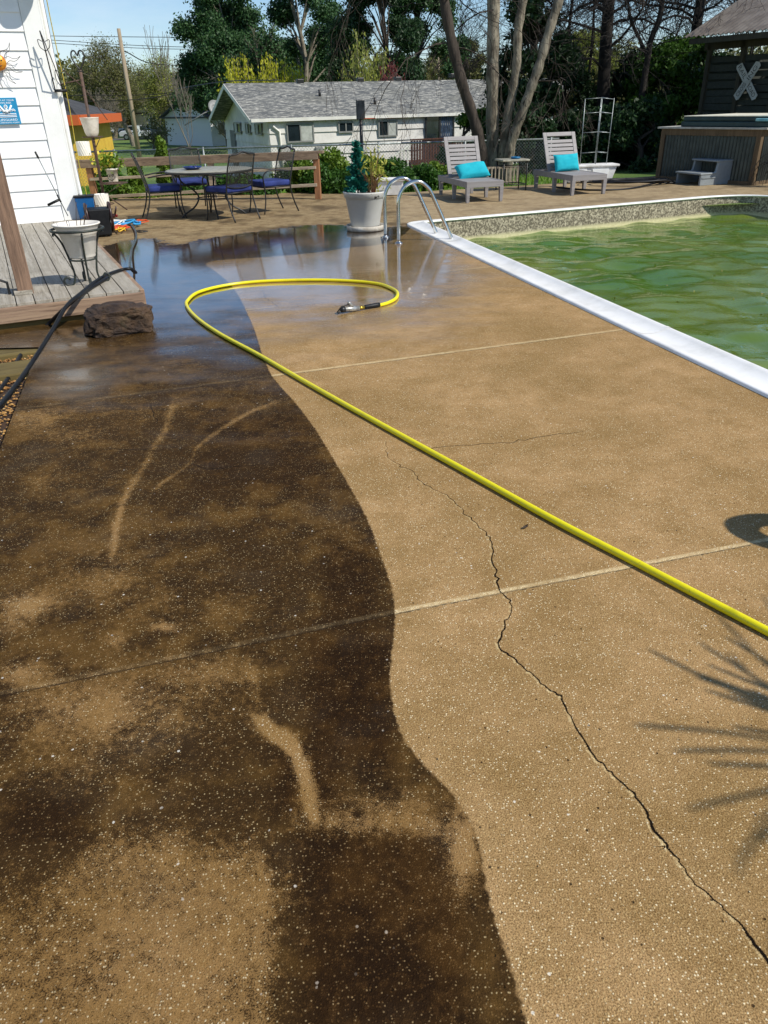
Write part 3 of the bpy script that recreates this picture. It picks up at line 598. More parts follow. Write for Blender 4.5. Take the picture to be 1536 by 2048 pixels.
mb.tube([f(-.25, .72), f(-.15, .57), f(-.1, .47)], [.011, .013, .02], 6); mb.tube([f(.25, .72), f(.15, .57), f(.1, .47)], [.011, .013, .02], 6); mb.tube([f(0, .56), f(0, .44)], .024, 8); mb.tube([f(0, .665), f(0, .64)], .014, 6)
for z, xa, xb in ((.56, .2, .36), (.51, .2, .38), (.56, -.36, -.2), (.51, -.38, -.2), (.4, -.38, .38), (.34, -.38, .38), (.28, -.38, .38)):
    mb.tube([f(xa+(xb-xa)*t/12, z+.012*math.sin((xa+(xb-xa)*t/12)*50)) for t in range(13)], .0045, 5)
mb.build('swimmer_emblem', M['sign_white'], sign, True)
# iron wall bracket
wb = WP(118, 181, .02); br = thing('wall_bracket', 'dark scrolled iron plant bracket fixed to the white house corner', 'bracket', wb)
mb = MB(); P = lambda a, b, c_: U*a+WN*b+UP*c_; mb.par(P(-.06, 0, -.02), U*.16, WN*.04, UP*.035)
mb.tube([P(-.05, .02, 0), P(-.08, .1, .5), P(-.1, .12, .68)], .009, 6); mb.tube([P(.05, .02, 0), P(-.02, .22, .3), P(-.1, .12, .68)], .007, 6)
for s in (-1, 1): mb.tube(smooth_path([P(-.08, .12, .45), P(-.08+s*.06, .14, .5), P(-.08+s*.07, .14, .58), P(-.08+s*.02, .14, .56)], 4), .005, 5)
for s in (-1, 1): mb.tube(smooth_path([P(.06, .05, .02), P(.06+s*.07, .05, .12), P(.06+s*.06, .05, .24), P(.06+s*.01, .05, .2)], 4), .005, 5)
mb.build('scroll_frame', M['black'], br, True)
# tall plant stand by the corner
stp = G(213, 422, 0); st = thing('plant_stand', 'tall rusty iron plant stand with heart finial and three shelves', 'plant stand', stp)
mb = MB().tube([(0, 0, 0), (0, 0, 2.2)], .027, 8); mb.build('pole', M['rust'], st, True)
mb = MB()
for s in (-1, 1):
    mb.tube(smooth_path([(0, 0, 2.2), (s*.06, 0, 2.28), (s*.105, 0, 2.38), (s*.09, 0, 2.46), (s*.04, 0, 2.47), (0, 0, 2.4)], 5), .013, 6)
    mb.tube(smooth_path([(s*.03, 0, 2.36), (s*.04, 0, 2.42), (s*.01, 0, 2.44)], 4), .006, 5); mb.tube(smooth_path([(0, 0, 2.2), (s*.04, 0, 2.17), (s*.05, 0, 2.21)], 4), .007, 5)
mb.lathe([(.02, 2.16), (.032, 2.18), (.02, 2.2)], n=10); mb.build('heart_finial', M['black'], st, True)
mb = MB().tube([(0, 0, 2.06), (-.5, -.02, 1.98)], .01, 6); mb.tube([(-.5, -.02, 1.98), (-.51, -.02, 2.03)], .01, 6); mb.build('side_arm', M['rust'], st, True)
shelf_spots = [(.14, 0, 1.2), (.3, .0, .46), (-.1, -.12, .16)]
for (x, y, z) in ((.0, 0, 1.2), (.22, .0, .46), (-.05, -.12, .13)):
    mb = MB(); ccx, ccy = x, y; rad = .17 if z > 1 else .24
    for rr in (rad, rad*.6): mb.tube([(ccx+rr*math.cos(a), ccy+rr*math.sin(a), z) for a in np.linspace(0, 2*math.pi, 22)[:-1]], .007, 5, closed=True)
    for a in np.linspace(0, math.pi, 5)[:-1]: mb.tube([(ccx-rad*math.cos(a), ccy-rad*math.sin(a), z), (ccx+rad*math.cos(a), ccy+rad*math.sin(a), z)], .005, 5)
    mb.tube([(0, 0, z-.2), (ccx+rad*.8, ccy, z)], .007, 5); mb.build('shelf', M['rust'], st, True)
MB().tube([(-.35, -.1, 0), (0, 0, .3), (.35, .1, 0)], .012, 6).tube([(-.1, .35, 0), (0, 0, .3), (.1, -.35, 0)], .012, 6).build('foot', M['rust'], st, True)
rod = [D(80, 97, stp.y-.6), D(118, 133, stp.y-.4), D(168, 176, stp.y), D(215, 240, stp.y+.3)]
hb = thing('hanging_basket', 'round hanging basket above the top left corner, seen by its shadow on the wall', 'hanging basket', WP(34, 2, .02)+sdir*.62)
MB().lathe([(0, -.16), (.1, -.14), (.18, -.04), (.2, .06), (.18, .06), (0, .03)], n=24, cap=False).build('bowl', M['black'], hb, True); MB().tube([(.19, 0, .05), (0, 0, .6), (-.19, 0, .05)], .005, 5).build('hanger', M['black'], hb, True)
o = MB().tube(rod, .008, 6).build('iron_rod', M['rust'], loc=rod[0]); tag(o, 'thin dark iron rod slanting from the wall bracket to the plant stand', 'rod')
M['ceramic'] = mat('cream_ceramic', '#e9e2d4', '#cfc6b4', 8, .45, bump=.001, bscale=30); M['whiteplastic'] = mat('white_resin', '#efeeea', '#dcd9d2', 4, .5)
c1 = stp+Vector((0, 0, 1.21)); pt = thing('cone_pot', 'plain cream cone shaped pot on the highest shelf of the plant stand', 'pot', c1)
MB().lathe([(.085, 0), (.1, .02), (.115, .06), (.155, .28), (.16, .29), (.15, .29), (.11, .1), (.0, .08)], n=24, cap=False).build('pot_body', M['ceramic'], pt, True)
def ribbed(mb, r0_, r1_, h, n=24):
    prof = 14; vs = []
    for i in range(prof):
        z = h*i/(prof-1); 
        for k in range(n*3):
            a = 2*math.pi*k/(n*3); rr = r0_+(r1_-r0_)*i/(prof-1)+.006*math.sin(n*.75*a+i*.9); vs.append((rr*math.cos(a), rr*math.sin(a), z))
    n3 = n*3; mb.add(vs, [(i*n3+k, i*n3+(k+1) % n3, (i+1)*n3+(k+1) % n3, (i+1)*n3+k) for i in range(prof-1) for k in range(n3)])
    mb.lathe([(r1_*.98, h), (r1_*.85, h), (r1_*.8, h-.05), (0, h-.05)], n=24, cap=False); mb.lathe([(0, 0.001), (r0_, 0)], n=24, cap=False); return mb
M['bag'] = mat('textured_white', '#f3f1ea', '#e2ded2', 6, .6)
p1 = Vector((0, 0, 0))+D(170, 311, 15.9); 
o = ribbed(MB(), .115, .12, .24).build('ribbed_planter', M['bag'], smooth=True); o.location = p1; tag(o, 'white swirl ribbed planter on the wooden fence rail beside the house', 'planter', 'white swirl ribbed planters')
o2 = o.copy(); col.objects.link(o2); o2.location = D(207, 417, stp.y-.25); o2['label'] = 'white swirl ribbed planter low on the plant stand by the hoses'
lp = D(228, 366, 15.2); pt = thing('flower_pot', 'small white pot of yellow flowering plant on the middle shelf', 'plant pot', lp)
MB().lathe([(.075, 0), (.08, .02), (.105, .22), (.12, .22), (.12, .25), (.1, .25), (.09, .2), (0, .19)], n=24, cap=False).build('pot_body', M['ceramic'], pt, True)
mb = MB()
for s in (-1, 1): mb.tube(smooth_path([(s*.0, -.1, .05), (s*.05, -.105, .08), (s*.055, -.112, .15), (s*.02, -.112, .14), (s*.03, -.11, .11)], 4), .006, 5)
mb.build('scroll_trim', M['black'], pt, True)
L = rng.normal(size=(420, 3))*[.11, .09, .07]+[-.02, 0, .36]
leaves('foliage', L+np.array(lp), .045, leafmat('pot_leaf', '#5d7a24', '#8aa53a'), pt)
L = rng.normal(size=(90, 3))*[.1, .07, .05]+[-.1, 0, .38]
leaves('blossom', L+np.array(lp), .05, leafmat('yellow_petal', '#d8c23a', '#efe06a'), pt)
# porch planter on iron stand
sp_ = (G(130, 573, PZ)+G(195, 575, PZ)+G(155, 560, PZ)+G(225, 560, PZ))/4
ps = thing('iron_pot_stand', 'green black wrought iron pot stand with curled feet on the porch', 'plant stand', sp_)
mb = MB()
for k in range(4):
    a = k*math.pi/2+.5; d = Vector((math.cos(a), math.sin(a), 0))
    pts = smooth_path([d*.215+UP*.43, d*.2+UP*.45, d*.15+UP*.36, d*.11+UP*.18, d*.1+UP*.08, d*.13+UP*.005, d*.185+UP*.012, d*.2+UP*.05, d*.17+UP*.075, d*.145+UP*.05], 5); mb2 = MB().tube(pts, .009, 7); mb2.build('leg', M['iron'], ps, True)
for z, rr in ((.475, .225), (.22, .115)): MB().tube([(rr*math.cos(a), rr*math.sin(a), z) for a in np.linspace(0, 2*math.pi, 30)[:-1]], .011 if z > .3 else .008, 7, closed=True).build('ring', M['iron'], ps, True)
pp = thing('porch_planter', 'white tapered planter held in the iron stand on the porch', 'planter', sp_+UP*.235)
g = NT('old_planter'); tc = g.n('TexCoord').outputs['Object']; n1 = g.noise(tc, 9, 6, .75); n2 = g.noise(tc, 3, 4)
c = g.mix(g.ramp(n1.outputs[0], .42, .7, 0, .5), lin('#e8e3d8'), lin('#c9c0b0')); c = g.mix(g.ramp(n2.outputs[0], .6, .8, 0, .5), c, lin('#b5a894')); g.pr(Base_Color=c, Roughness=.55, Normal=g.bump(n1.outputs[0], .3, .002)); M['oldplanter'] = g.m
MB().lathe([(.0, 0), (.108, 0), (.115, .01), (.116, .03), (.121, .035), (.158, .2), (.165, .205), (.167, .225), (.195, .275), (.205, .28), (.205, .288), (.19, .29), (.175, .25), (.16, .22), (0, .215)], n=40, cap=False).build('pot_body', M['oldplanter'], pp, True)
MB().lathe([(0, .222), (.1, .232), (.165, .222)], n=20, cap=False).build('potting_soil', M['dirt'], pp, True)
zt = sp_.z+.46; ra = D(136, 432, sp_.y-.02); rb = D(70, 303, sp_.y-.05)
rodt = thing('garden_tool', 'long thin black handled rod leaning up out of the porch planter', 'garden tool', ra)
d_ = (rb-ra); MB().tube([(0, 0, 0), d_], .0042, 6).build('rod', M['galv'], rodt, True); MB().tube([d_*.9, d_*1.0], .009, 8).build('grip', M['black'], rodt, True); MB().tube([d_*.22, d_*.34], .008, 8).build('sleeve', M['black'], rodt, True)
q1 = D(96, 410, sp_.y-.04)-ra; q2 = D(117, 400, sp_.y-.04)-ra; MB().tube([q1, q2], .011, 8).tube([q2, d_*.27], .004, 6).build('cross_handle', M['black'], rodt, True)
mb = MB()
for k in range(5): a = random.uniform(0, 6.28); mb.tube(smooth_path([(.05*math.cos(a), .05*math.sin(a), .2), (.08*math.cos(a), .08*math.sin(a), .3), (.1*math.cos(a)+.03, .1*math.sin(a), .3+.16*random.random())], 3), .003, 4)
mb.build('twig', M['rust'], pp, True)
# hoses
M['blackrub'] = mat('black_rubber', '#131416', '#1b1c1d', 10, .5, spec=.3); M['grayrub'] = mat('grey_green_rubber', '#4f5a5a', '#3f494a', 10, .4)
bh = [G(-60, 900, .02), G(-15, 830, .02), (G(20, 785, .02)), G(52, 742, .03), G(80, 700, .07), G(108, 655, .15), G(133, 612, .23), G(160, 588, .24), G(200, 557, .23), G(238, 541, .22), G(262, 538, .215), G(272, 545, .1)]
o = MB().tube(smooth_path(bh, 8), .0155, 10).build('black_hose', M['blackrub'], smooth=True, loc=bh[3]); tag(o, 'black rubber hose draped over the porch corner down to the gravel', 'hose')
bh2 = [G(-90, 905, -.05), G(-40, 830, -.05), G(20, 752, -.04), G(45, 705, -.03), G(90, 655, -.02), G(140, 607, .215), G(180, 577, .22), G(215, 556, .215)]
o = MB().tube(smooth_path(bh2, 8), .0155, 10).build('black_hose', M['blackrub'], smooth=True, loc=bh2[3]); tag(o, 'second black hose strand lying under the first beside the timbers', 'hose')
gh = [G(268, 545, .05), G(260, 533, .12), G(262, 510, .1), G(264, 497, .03), G(272, 478, .02), G(271, 463, .02), G(262, 450, .02), G(245, 442, .02), G(232, 437, .03)]
o = MB().tube(smooth_path(gh, 8), .014, 10).build('grey_hose', M['grayrub'], smooth=True, loc=gh[3]); tag(o, 'grey hose snaking beside the porch from the tangle of cords', 'hose')
yp = [(3200, 2080), (2400, 1700), (1900, 1450), (1660, 1327), (1536, 1263), (1400, 1192), (1270, 1124), (1108, 1040), (944, 949), (806, 873), (692, 810), (590, 752), (516, 709), (440, 668), (395, 637), (374, 613), (376, 600), (398, 584), (450, 571), (520, 563), (620, 560), (700, 562), (757, 568), (787, 579), (795, 588), (790, 598), (775, 606), (757, 611)]
yh_ = [G(x, y, .016) for x, y in yp]; yp_s = smooth_path(yh_, 10)
g = NT('yellow_hose_rubber'); tc = g.n('TexCoord').outputs['Object']; n1 = g.noise(tc, 30, 4); g.pr(Base_Color=g.mix(g.ramp(g.noise(tc, 55, 4, .7).outputs[0], .6, .72, 0, .5), g.mix(g.ramp(g.noise(tc, 3, 5, .7).outputs[0], .5, .75, 0, .5), lin('#eadd14'), lin('#bfae1e')), lin('#7d6f28')), Roughness=.3); M['yellowhose'] = g.m
yh_o = thing('yellow_hose', 'bright yellow hose looping across the terrace with spray nozzle', 'hose', yh_[12])
MB().tube(yp_s, .0158, 12).build('hose_line', M['yellowhose'], yh_o, True, True)
e1 = yh_[-1]; dv = Vector((G(715, 615).x-e1.x, G(715, 615).y-e1.y, 0)).normalized(); dv = Vector((G(722, 616, .02)-e1)); dv.z = 0; dv.normalize()
nz = e1+UP*.006; sd = Vector((-dv.y, dv.x, 0))
MB().tube([nz-dv*.01, nz+dv*.02, nz+dv*.14, nz+dv*.15], [.02, .021, .018, .012], 12).build('collar', M['blackrub'], yh_o, True, True)
MB().tube([nz+dv*.15, nz+dv*.21], .016, 12).build('brass_coupling', mat('brass', '#c9b04a', '#a98e34', 10, .3, metal=.8), yh_o, True, True)
MB().tube([nz+dv*.2, nz+dv*.23, nz+dv*.235, nz+dv*.3+UP*.008, nz+dv*.35+UP*.012, nz+dv*.36+UP*.012], [.018, .022, .026, .024, .019, .024], 12).tube([nz+dv*.27+UP*.02, nz+dv*.3+UP*.06, nz+dv*.31+UP*.062], [.02, .015, .012], 8).build('nozzle', mat('cast_silver', '#c9c8c2', '#8f8e88', 20, .35, metal=.6), yh_o, True, True)
MB().tube([nz+dv*.345+UP*.012, nz+dv*.385+UP*.01], [.027, .022], 12).tube([nz+dv*.37+UP*.01, nz+dv*.42-UP*.01+sd*.02], .006, 6).tube([nz+dv*.3+UP*.045, nz+dv*.37+UP*.04, nz+dv*.42-UP*.005], .006, 6).build('trigger', M['black'], yh_o, True, True)
# rock
def rock(name, loc, size, m, seed, sub=4):
    import bmesh
    bm = bmesh.new(); bmesh.ops.create_icosphere(bm, subdivisions=sub, radius=1)
    for v in bm.verts:
        p = v.co.copy(); k = 1+.3*mnoise.noise(p*1.3+Vector((seed, 0, 0)))+.1*mnoise.noise(p*3.1+Vector((0, seed, 0)))+.08*mnoise.noise(p*6)+.03*mnoise.noise(p*14)+.02*mnoise.noise(p*20)
        b = Vector([math.copysign(abs(x)**.62, x) for x in p]); v.co = Vector((b.x*size[0], b.y*size[1], b.z*size[2]))*k
    me = bpy.data.meshes.new(name); bm.to_mesh(me); me.shade_flat() if False else None; me.materials.append(m); o = bpy.data.objects.new(name, me); col.objects.link(o); o.location = loc; return o
g = NT('wet_brown_rock'); tc = g.n('TexCoord').outputs['Object']; n1 = g.noise(tc, 5, 6, .7); n2 = g.noise(tc, 24, 6, .75)
c = g.mix(g.ramp(n1.outputs[0], .35, .65), lin('#2b1c12'), lin('#5a432c')); c = g.mix(g.ramp(n2.outputs[0], .5, .7, 0, .6), c, lin('#1a1310')); c = g.mix(g.ramp(g.noise(tc, 3, 3).outputs[0], .6, .75, 0, .5), c, lin('#5a5230'))
g.pr(Base_Color=c, Roughness=.6, Normal=g.bump(n2.outputs[0], 1, .03)); 
rk = rock('rock', G(233, 655, .1)+Vector((-.07, .27, -.01)), (.25, .17, .125), g.m, 4.2, 5); rk.rotation_euler = (0, 0, .35); tag(rk, 'rough dark brown rock wedged against the porch corner', 'rock')
# clutter beside the porch
cl = G(215, 455, 0)
M['orangec'] = mat('orange_cord', '#d2552a', None, rough=.45); M['bluec'] = mat('blue_cord', '#2f8fc4', None, rough=.45); M['redc'] = mat('red_cord', '#a8242c', None, rough=.45); M['yelc'] = mat('yellow_cord', '#e0b428', None, rough=.45); M['whitec'] = mat('white_cord', '#d8d6d0', None, rough=.5)
def tangle(cx_, cy_, m, label, n, sx, sy, seed, r=.009):
    rr = random.Random(seed); c_ = G(cx_, cy_, .02); pts = []
    for k in range(n): a = k*2.1+rr.random(); pts.append(c_+Vector((sx*math.cos(a)*rr.uniform(.5, 1), sy*math.sin(a)*rr.uniform(.5, 1), .01+.05*rr.random())))
    o = MB().tube(smooth_path(pts, 7), r, 6).build('cord_coil', m, smooth=True, loc=c_); tag(o, label, 'cord', 'coloured cords tangled beside the porch')
tangle(243, 459, M['orangec'], 'orange cord coiled on the ground beside the porch', 12, .14, .2, 1, .012); tangle(250, 449, M['bluec'], 'blue cord strewn beside the orange coil', 7, .22, .2, 2, .014); tangle(226, 436, M['redc'], 'red cord loop behind the dark hose reel', 9, .1, .14, 3, .012)
tangle(241, 464, M['yelc'], 'yellow cord under the orange coil', 7, .13, .16, 4); tangle(232, 450, M['whitec'], 'white cord in front of the hose reel', 7, .2, .2, 5, .012); tangle(282, 447, M['orangec'], 'thin orange cord end farthest from the porch', 8, .14, .16, 6, .007); tangle(284, 466, M['black'], 'small black wire loop by the grey hose', 6, .1, .1, 7, .006); tangle(271, 451, M['bluec'], 'short blue cord piece near the grey hose bend', 5, .08, .14, 8, .016)
hr = thing('hose_reel', 'dark maroon hose reel box standing beside the porch', 'hose reel', G(205, 472, 0)); M['maroon'] = mat('maroon_plastic', '#2a1512', '#3a201c', 9, .4)
MB().box((0, 0, .2), (.3, .34, .36), .4, .85).build('casing', M['blackrub'], hr, bevel=.02); mb = MB()
for s in (-.16, .16): mb.tube([(s*math.cos(.4)+.17*math.cos(a)*-math.sin(.4), s*math.sin(.4)+.17*math.cos(a)*math.cos(.4), .25+.19*math.sin(a)) for a in np.linspace(0, 2*math.pi, 24)[:-1]], .02, 6, closed=True)
mb.tube([(-.2, -.05, .26), (.2, .1, .26)], .03, 8).tube([(.2, .1, .26), (.24, .1, .38)], .014, 6); mb.build('wheel', M['maroon'], hr, True)
mb = MB(); mb.par((0, 0, 0), (.2, .04, 0), (0, .25, 0), (0, 0, .02))
bb = thing('blue_bin', 'bright blue plastic bin standing behind the porch planter', 'bin', G(172, 440, PZ)); M['bluebin'] = mat('blue_plastic', '#125488', '#165e98', 5, .4)
MB().box((0, .1, .16), (.26, .2, .3), .3, .85).build('bin_body', M['bluebin'], bb, bevel=.01); MB().box((0, .1, .315), (.285, .225, .025), .3).build('bin_rim', M['blackrub'], bb, bevel=.006)

# ------------------------------------------------------------------ WOODEN RAIL FENCE
M['rail'] = wood('rail_lumber', '#958069', '#74604e', '#40322a', -.0, 'x', .8, 12, .003); M['railpale'] = wood('pale_rail', '#b5a58e', '#9a8a74', '#6b5d4c', 0, 'x', .8, 12, .003); M['fpost'] = wood('orange_post', '#a87650', '#8a5f3e', '#56381f', 0, 'z', .75, 18, .003)
fl = G(191, 402, 0); fr = G(637, 398, 0); fence = thing('rail_fence', 'wooden rail fence with three rails behind the patio table', 'fence', fl)
fd = (fr-fl).normalized(); fn = Vector((-fd.y, fd.x, 0))
def zat(py, P): return CH-(py-(206-.026*((CX+P.x/P.y*1709)-CX)))*P.y/1946
zl, zr = D(170, 322, fl.y).z, D(637, 303, fr.y).z
MB().par(fl-fd*.055-fn*.045-UP*.12, fd*.12, fn*.09, UP*(zl+.1)).build('post', M['fpost'], fence, world=True, bevel=.004)
MB().par(fr-fd*.055-fn*.045-UP*.12, fd*.11, fn*.09, UP*(zr+.1)).build('post', M['fpost'], fence, world=True, bevel=.004)
md = fl+(fr-fl)*.545; MB().par(md-fd*.055-fn*.045-UP*.2, fd*.11, fn*.09, UP*(zl+.15)).build('post', M['railpale'], fence, world=True, bevel=.004)
def rail(z0, z1, th, dep, m, ext=(0, 0), off=0): p = fl-fd*ext[0]+UP*z0-fn*(dep/2+off); q = fr+fd*ext[1]+UP*z1-fn*(dep/2+off); MB().par(p, q-p, fn*dep, UP*th).build('rail', m, fence, world=True, bevel=.004)
rail(zl-.03, zr-.03, .045, .16, M['rail'], (.4, .15)); rail(zl-.13, zr-.13, .1, .04, M['rail'], (.3, .05), .06)
rail(D(250, 356, fl.y).z-.03, D(600, 336, fr.y).z-.02, .05, .035, M['railpale'], (0, 0), .058); rail(D(230, 394, fl.y).z-.02, D(600, 371, fr.y).z-.02, .055, .035, M['railpale'], (0, 0), .058)
o = MB().par((0, 0, 0), fd*.22, fn*.13, UP*.035).build('wood_offcut', M['railpale']); o.location = fl+fd*1.95+UP*(zl+.017); tag(o, 'pale wood offcut lying on the fence top rail', 'wood offcut')

# ------------------------------------------------------------------ PATIO SET
def disc(mb, z0, z1, r, n=40, seg=.01): return mb.lathe([(0, z0), (r-seg, z0), (r, z0+seg*.5), (r, z1-seg*.5), (r-seg, z1), (0, z1)], n=n, cap=False)
M['stone'] = mat('pale_tabletop', '#a8a492', '#8c8877', 12, .4, bump=.0005); M['navy'] = mat('navy_cushion', '#26377a', '#1c2a60', 7, .85, bump=.001, bscale=150)
g = NT('chair_mesh'); tc = g.n('TexCoord').outputs['Object']; mp = g.n('Mapping', {'Vector': tc, 'Rotation': (0, .78, 0), 'Scale': (60, 60, 60)}).outputs[0]
ck_ = g.n('TexChecker', {'Vector': mp, 'Scale': 1.0}); g.pr(Base_Color=lin('#2c2e26'), Roughness=.5); ts = g.n('BsdfTransparent'); mx = g.n('MixShader', {0: g.math('MULTIPLY_ADD', ck_.outputs['Fac'], .5, .2)}); g.set(mx.inputs[2], g.b.outputs[0]); g.set(mx.inputs[1], ts.outputs[0]); g.set(g.out.inputs[0], mx.outputs[0]); M['mesh'] = g.m
tcn = G(425, 432, 0); tcn = Vector((-2.72, 13.5, 0)); tb = thing('patio_table', 'round pale topped patio table on black scrolled iron legs', 'table', tcn)
disc(MB(), .7, .715, .7).build('tabletop', M['stone'], tb, True); MB().lathe([(.68, .675), (.705, .675), (.712, .69), (.705, .71), (.69, .712), (.68, .69)], n=40, cap=False).build('table_rim', M['black'], tb, True)
for k in range(4):
    a = k*math.pi/2+.3; d = Vector((math.cos(a), math.sin(a), 0)); t = Vector((-d.y, d.x, 0))
    MB().tube(smooth_path([d*.5+UP*.69, d*.47+UP*.55, d*.3+UP*.42, d*.22+UP*.3, d*.3+UP*.16, d*.46+UP*.06, d*.52+UP*.01], 5), .014, 7).tube([d*.52+UP*.012, d*.52+UP*.0], .02, 8).build('leg', M['black'], tb, True)
MB().tube([(.25*math.cos(a), .25*math.sin(a), .28) for a in np.linspace(0, 6.283, 24)[:-1]], .009, 6, closed=True).build('brace_ring', M['black'], tb, True)
bt = D(383, 324, 13.5); bt.z = .717; pl = thing('blue_plate', 'dark blue glass dish lying on the patio table', 'dish', bt)
MB().lathe([(0, 0), (.09, 0), (.15, .03), (.155, .045), (.145, .04), (.09, .012), (0, .01)], n=24, cap=False).build('dish_bowl', mat('blue_glass', '#15224a', '#223a72', 20, .15), pl, True)
for k in range(3): MB().lathe([(0, .012), (.02, .012), (.03, .03), (.02, .05), (0, .055)], (.05*math.cos(k*2.1), .05*math.sin(k*2.1), 0), 10, False).build('glass_ball', M['navy'], pl, True)
def make_chair(label):
    t = thing('patio_chair', label, 'chair', (0, 0, 0), 0, 'iron patio chairs with navy cushions')   # faces +x
    w2 = .25
    for s in (-1, 1):
        MB().tube(smooth_path([(.29, s*w2, 0), (.25, s*w2, .2), (.25, s*w2, .42), (.27, s*(w2+.02), .56), (.2, s*(w2+.03), .64), (.05, s*(w2+.03), .655), (-.2, s*(w2+.01), .62)], 5), .0105, 7).build('front_leg', M['black'], t, True)
        MB().tube(smooth_path([(-.33, s*w2, 0), (-.25, s*w2, .2), (-.21, s*w2, .42), (-.27, s*w2, .7), (-.335, s*(w2-.01), .9)], 5), .0115, 7).build('rear_leg', M['black'], t, True)
    MB().tube(smooth_path([(-.335, -.245, .9), (-.345, -.225, .93), (-.35, -.12, .935), (-.355, 0, .965), (-.35, .12, .935), (-.345, .225, .93), (-.335, .245, .9)], 4), .0125, 7).build('back_frame', M['black'], t, True); MB().tube(smooth_path([(-.225, -.25, .5), (-.23, -.1, .47), (-.23, .1, .47), (-.225, .25, .5)], 4), .009, 6).build('lower_back_bar', M['black'], t, True)
    vs = []; 
    for i in range(9):
        z = .49+.45*i/8; xx = -.225-(z-.49)*.28
        for j in range(9):
            y = -.24+.48*j/8; zz = z+(.03*(1-(y/.24)**2) if i == 8 else 0)-(.02*(1-(y/.24)**2) if i == 0 else 0); vs.append((xx-.012*(1-(y/.24)**2), y, zz))
    MB().add(vs, [(i*9+j, i*9+j+1, (i+1)*9+j+1, (i+1)*9+j) for i in range(8) for j in range(8)]).build('back_mesh', M['mesh'], t, True)
    MB().tube([(.26, -.25, .4), (.26, .25, .4), (-.22, .25, .4), (-.22, -.25, .4)], .01, 6, closed=True).tube([(0, -.25, .395), (0, .25, .395)], .008, 6).build('seat_frame', M['black'], t, True)
    o = MB().box((.03, 0, .45), (.5, .5, .085)).build('cushion', M['navy'], t, True); b = o.modifiers.new('bevel', 'BEVEL'); b.width = .025; b.segments = 3; o.data.shade_smooth()
    return t
ch = make_chair('black iron chair with its mesh back to the camera, right of the table front')
def put(o, bl, br_, fl_, fr_):
    c_ = (Vector(bl)+Vector(br_)+Vector(fl_)+Vector(fr_))/4; f_ = (Vector(fl_)+Vector(fr_)-Vector(bl)-Vector(br_)); return (c_.x, c_.y, 0), math.atan2(f_.y, f_.x)
l_, a_ = put(ch, (-2.29, 12.61), (-1.91, 13.0), (-2.75, 12.92), (-2.35, 13.4)); ch.location = l_; ch.rotation_euler = (0, 0, a_)
ch.scale = (1.07, 1.07, 1.03)
l_, a_ = put(ch, (-1.41, 13.8), (-1.6, 14.22), (-1.95, 13.51), (-2.15, 13.95)); dup(ch, l_, a_+.15, 'black iron chair on the right side of the table, nearest the corner fence post')
dup(ch, (-3.52, 13.42, 0), .35, 'black iron chair on the left of the table, nearest the house')
dup(ch, (-3.3, 14.55, 0), -1.25, 'black iron chair on the far side of the table facing the camera')

# ------------------------------------------------------------------ BIG POT AND LADDER
bp = G(731, 462, 0)+Vector((0, .1, 0)); pot = thing('large_pot', 'large grey white tapered pot with chipped rim beside the pool ladder', 'plant pot', bp)
g = NT('weathered_pot'); tc = g.n('TexCoord').outputs['Object']; sp = g.n('SeparateXYZ', {0: tc}); n1 = g.noise(tc, 11, 5, .7); chip = g.math('MULTIPLY', g.ramp(n1.outputs[0], .55, .6), g.math('MULTIPLY', g.ramp(sp.outputs[2], .4, .44), g.ramp(sp.outputs[0], .02, .12)))
c = g.mix(g.ramp(g.noise(tc, 4, 4).outputs[0], .4, .7, 0, .5), lin('#c9c8c2'), lin('#b5b3aa')); c = g.mix(chip, c, lin('#2a2520')); g.pr(Base_Color=c, Roughness=.6)
k = .5/.49
MB().lathe([(0, .06), (.2, .06), (.205, .075), (.27, .43), (.275, .435), (.285, .44), (.3, .5), (.305, .515), (.29, .52), (.275, .5), (.265, .47), (0, .465)], n=48, cap=False).build('pot_body', g.m, pot, True)
MB().lathe([(0, 0), (.25, 0), (.265, .01), (.275, .075), (.262, .075), (.25, .02), (0, .02)], n=40, cap=False).build('saucer', mat('old_saucer', '#d8d3c6', '#a89f90', 9, .6), pot, True)
MB().lathe([(0, .485), (.15, .49), (.266, .476)], n=20, cap=False).build('potting_soil', M['dirt'], pot, True)
sx = thing('spruce_sapling', 'small blue green spruce sapling growing in the large pot', 'plant', bp+Vector((-.09, 0, .48)))
Pn = []; Dn = []
for k in range(2400):
    t = random.random()**1.5; t = (int(t*9)+.5*random.random()**2)/9; z = .08+.6*t+.03*random.random(); bi = int(random.random()*6); a = bi*1.05+int(t*9)*.61+random.gauss(0, .12); rad = (.2*(1-t)**.9*(.65+.35*math.sin(bi*5.1+int(t*9)*2.3))+.015)*(random.random()**.6); ph = 0; Pn.append((rad*math.cos(a+ph), rad*math.sin(a), z-rad*.3)); Dn.append((math.cos(a), math.sin(a), .3))
MB().tube([(0, 0, 0), (0, 0, .7)], [.012, .004], 6).build('stem', M['rust'], sx)
leaves('needles', np.array(Pn)+np.array(sx.location), .03, leafmat('spruce_needles', '#1f6256', '#2f8474', .2), sx, 2.6, dirs=Dn)
dg_ = thing('dry_grass', 'dry tan grass and reddish twigs growing in the large pot', 'plant', bp+Vector((.1, 0, .48)))
mb = MB(); rr = random.Random(8)
for k in range(90):
    a = rr.random()*6.28; l = rr.uniform(.15, .55 if rr.random() < .35 else .3); sp0 = rr.uniform(.1, .5); mb.tube(smooth_path([(.05*math.cos(a), .05*math.sin(a), 0), (.05*math.cos(a)+l*sp0*.4*math.cos(a), .05*math.sin(a)+l*sp0*.4*math.sin(a), l*.6), (.05*math.cos(a)+l*sp0*math.cos(a), .06*math.sin(a)+l*sp0*math.sin(a), l*(1-.3*sp0))], 3), [.004]*6+[.0015], 4)
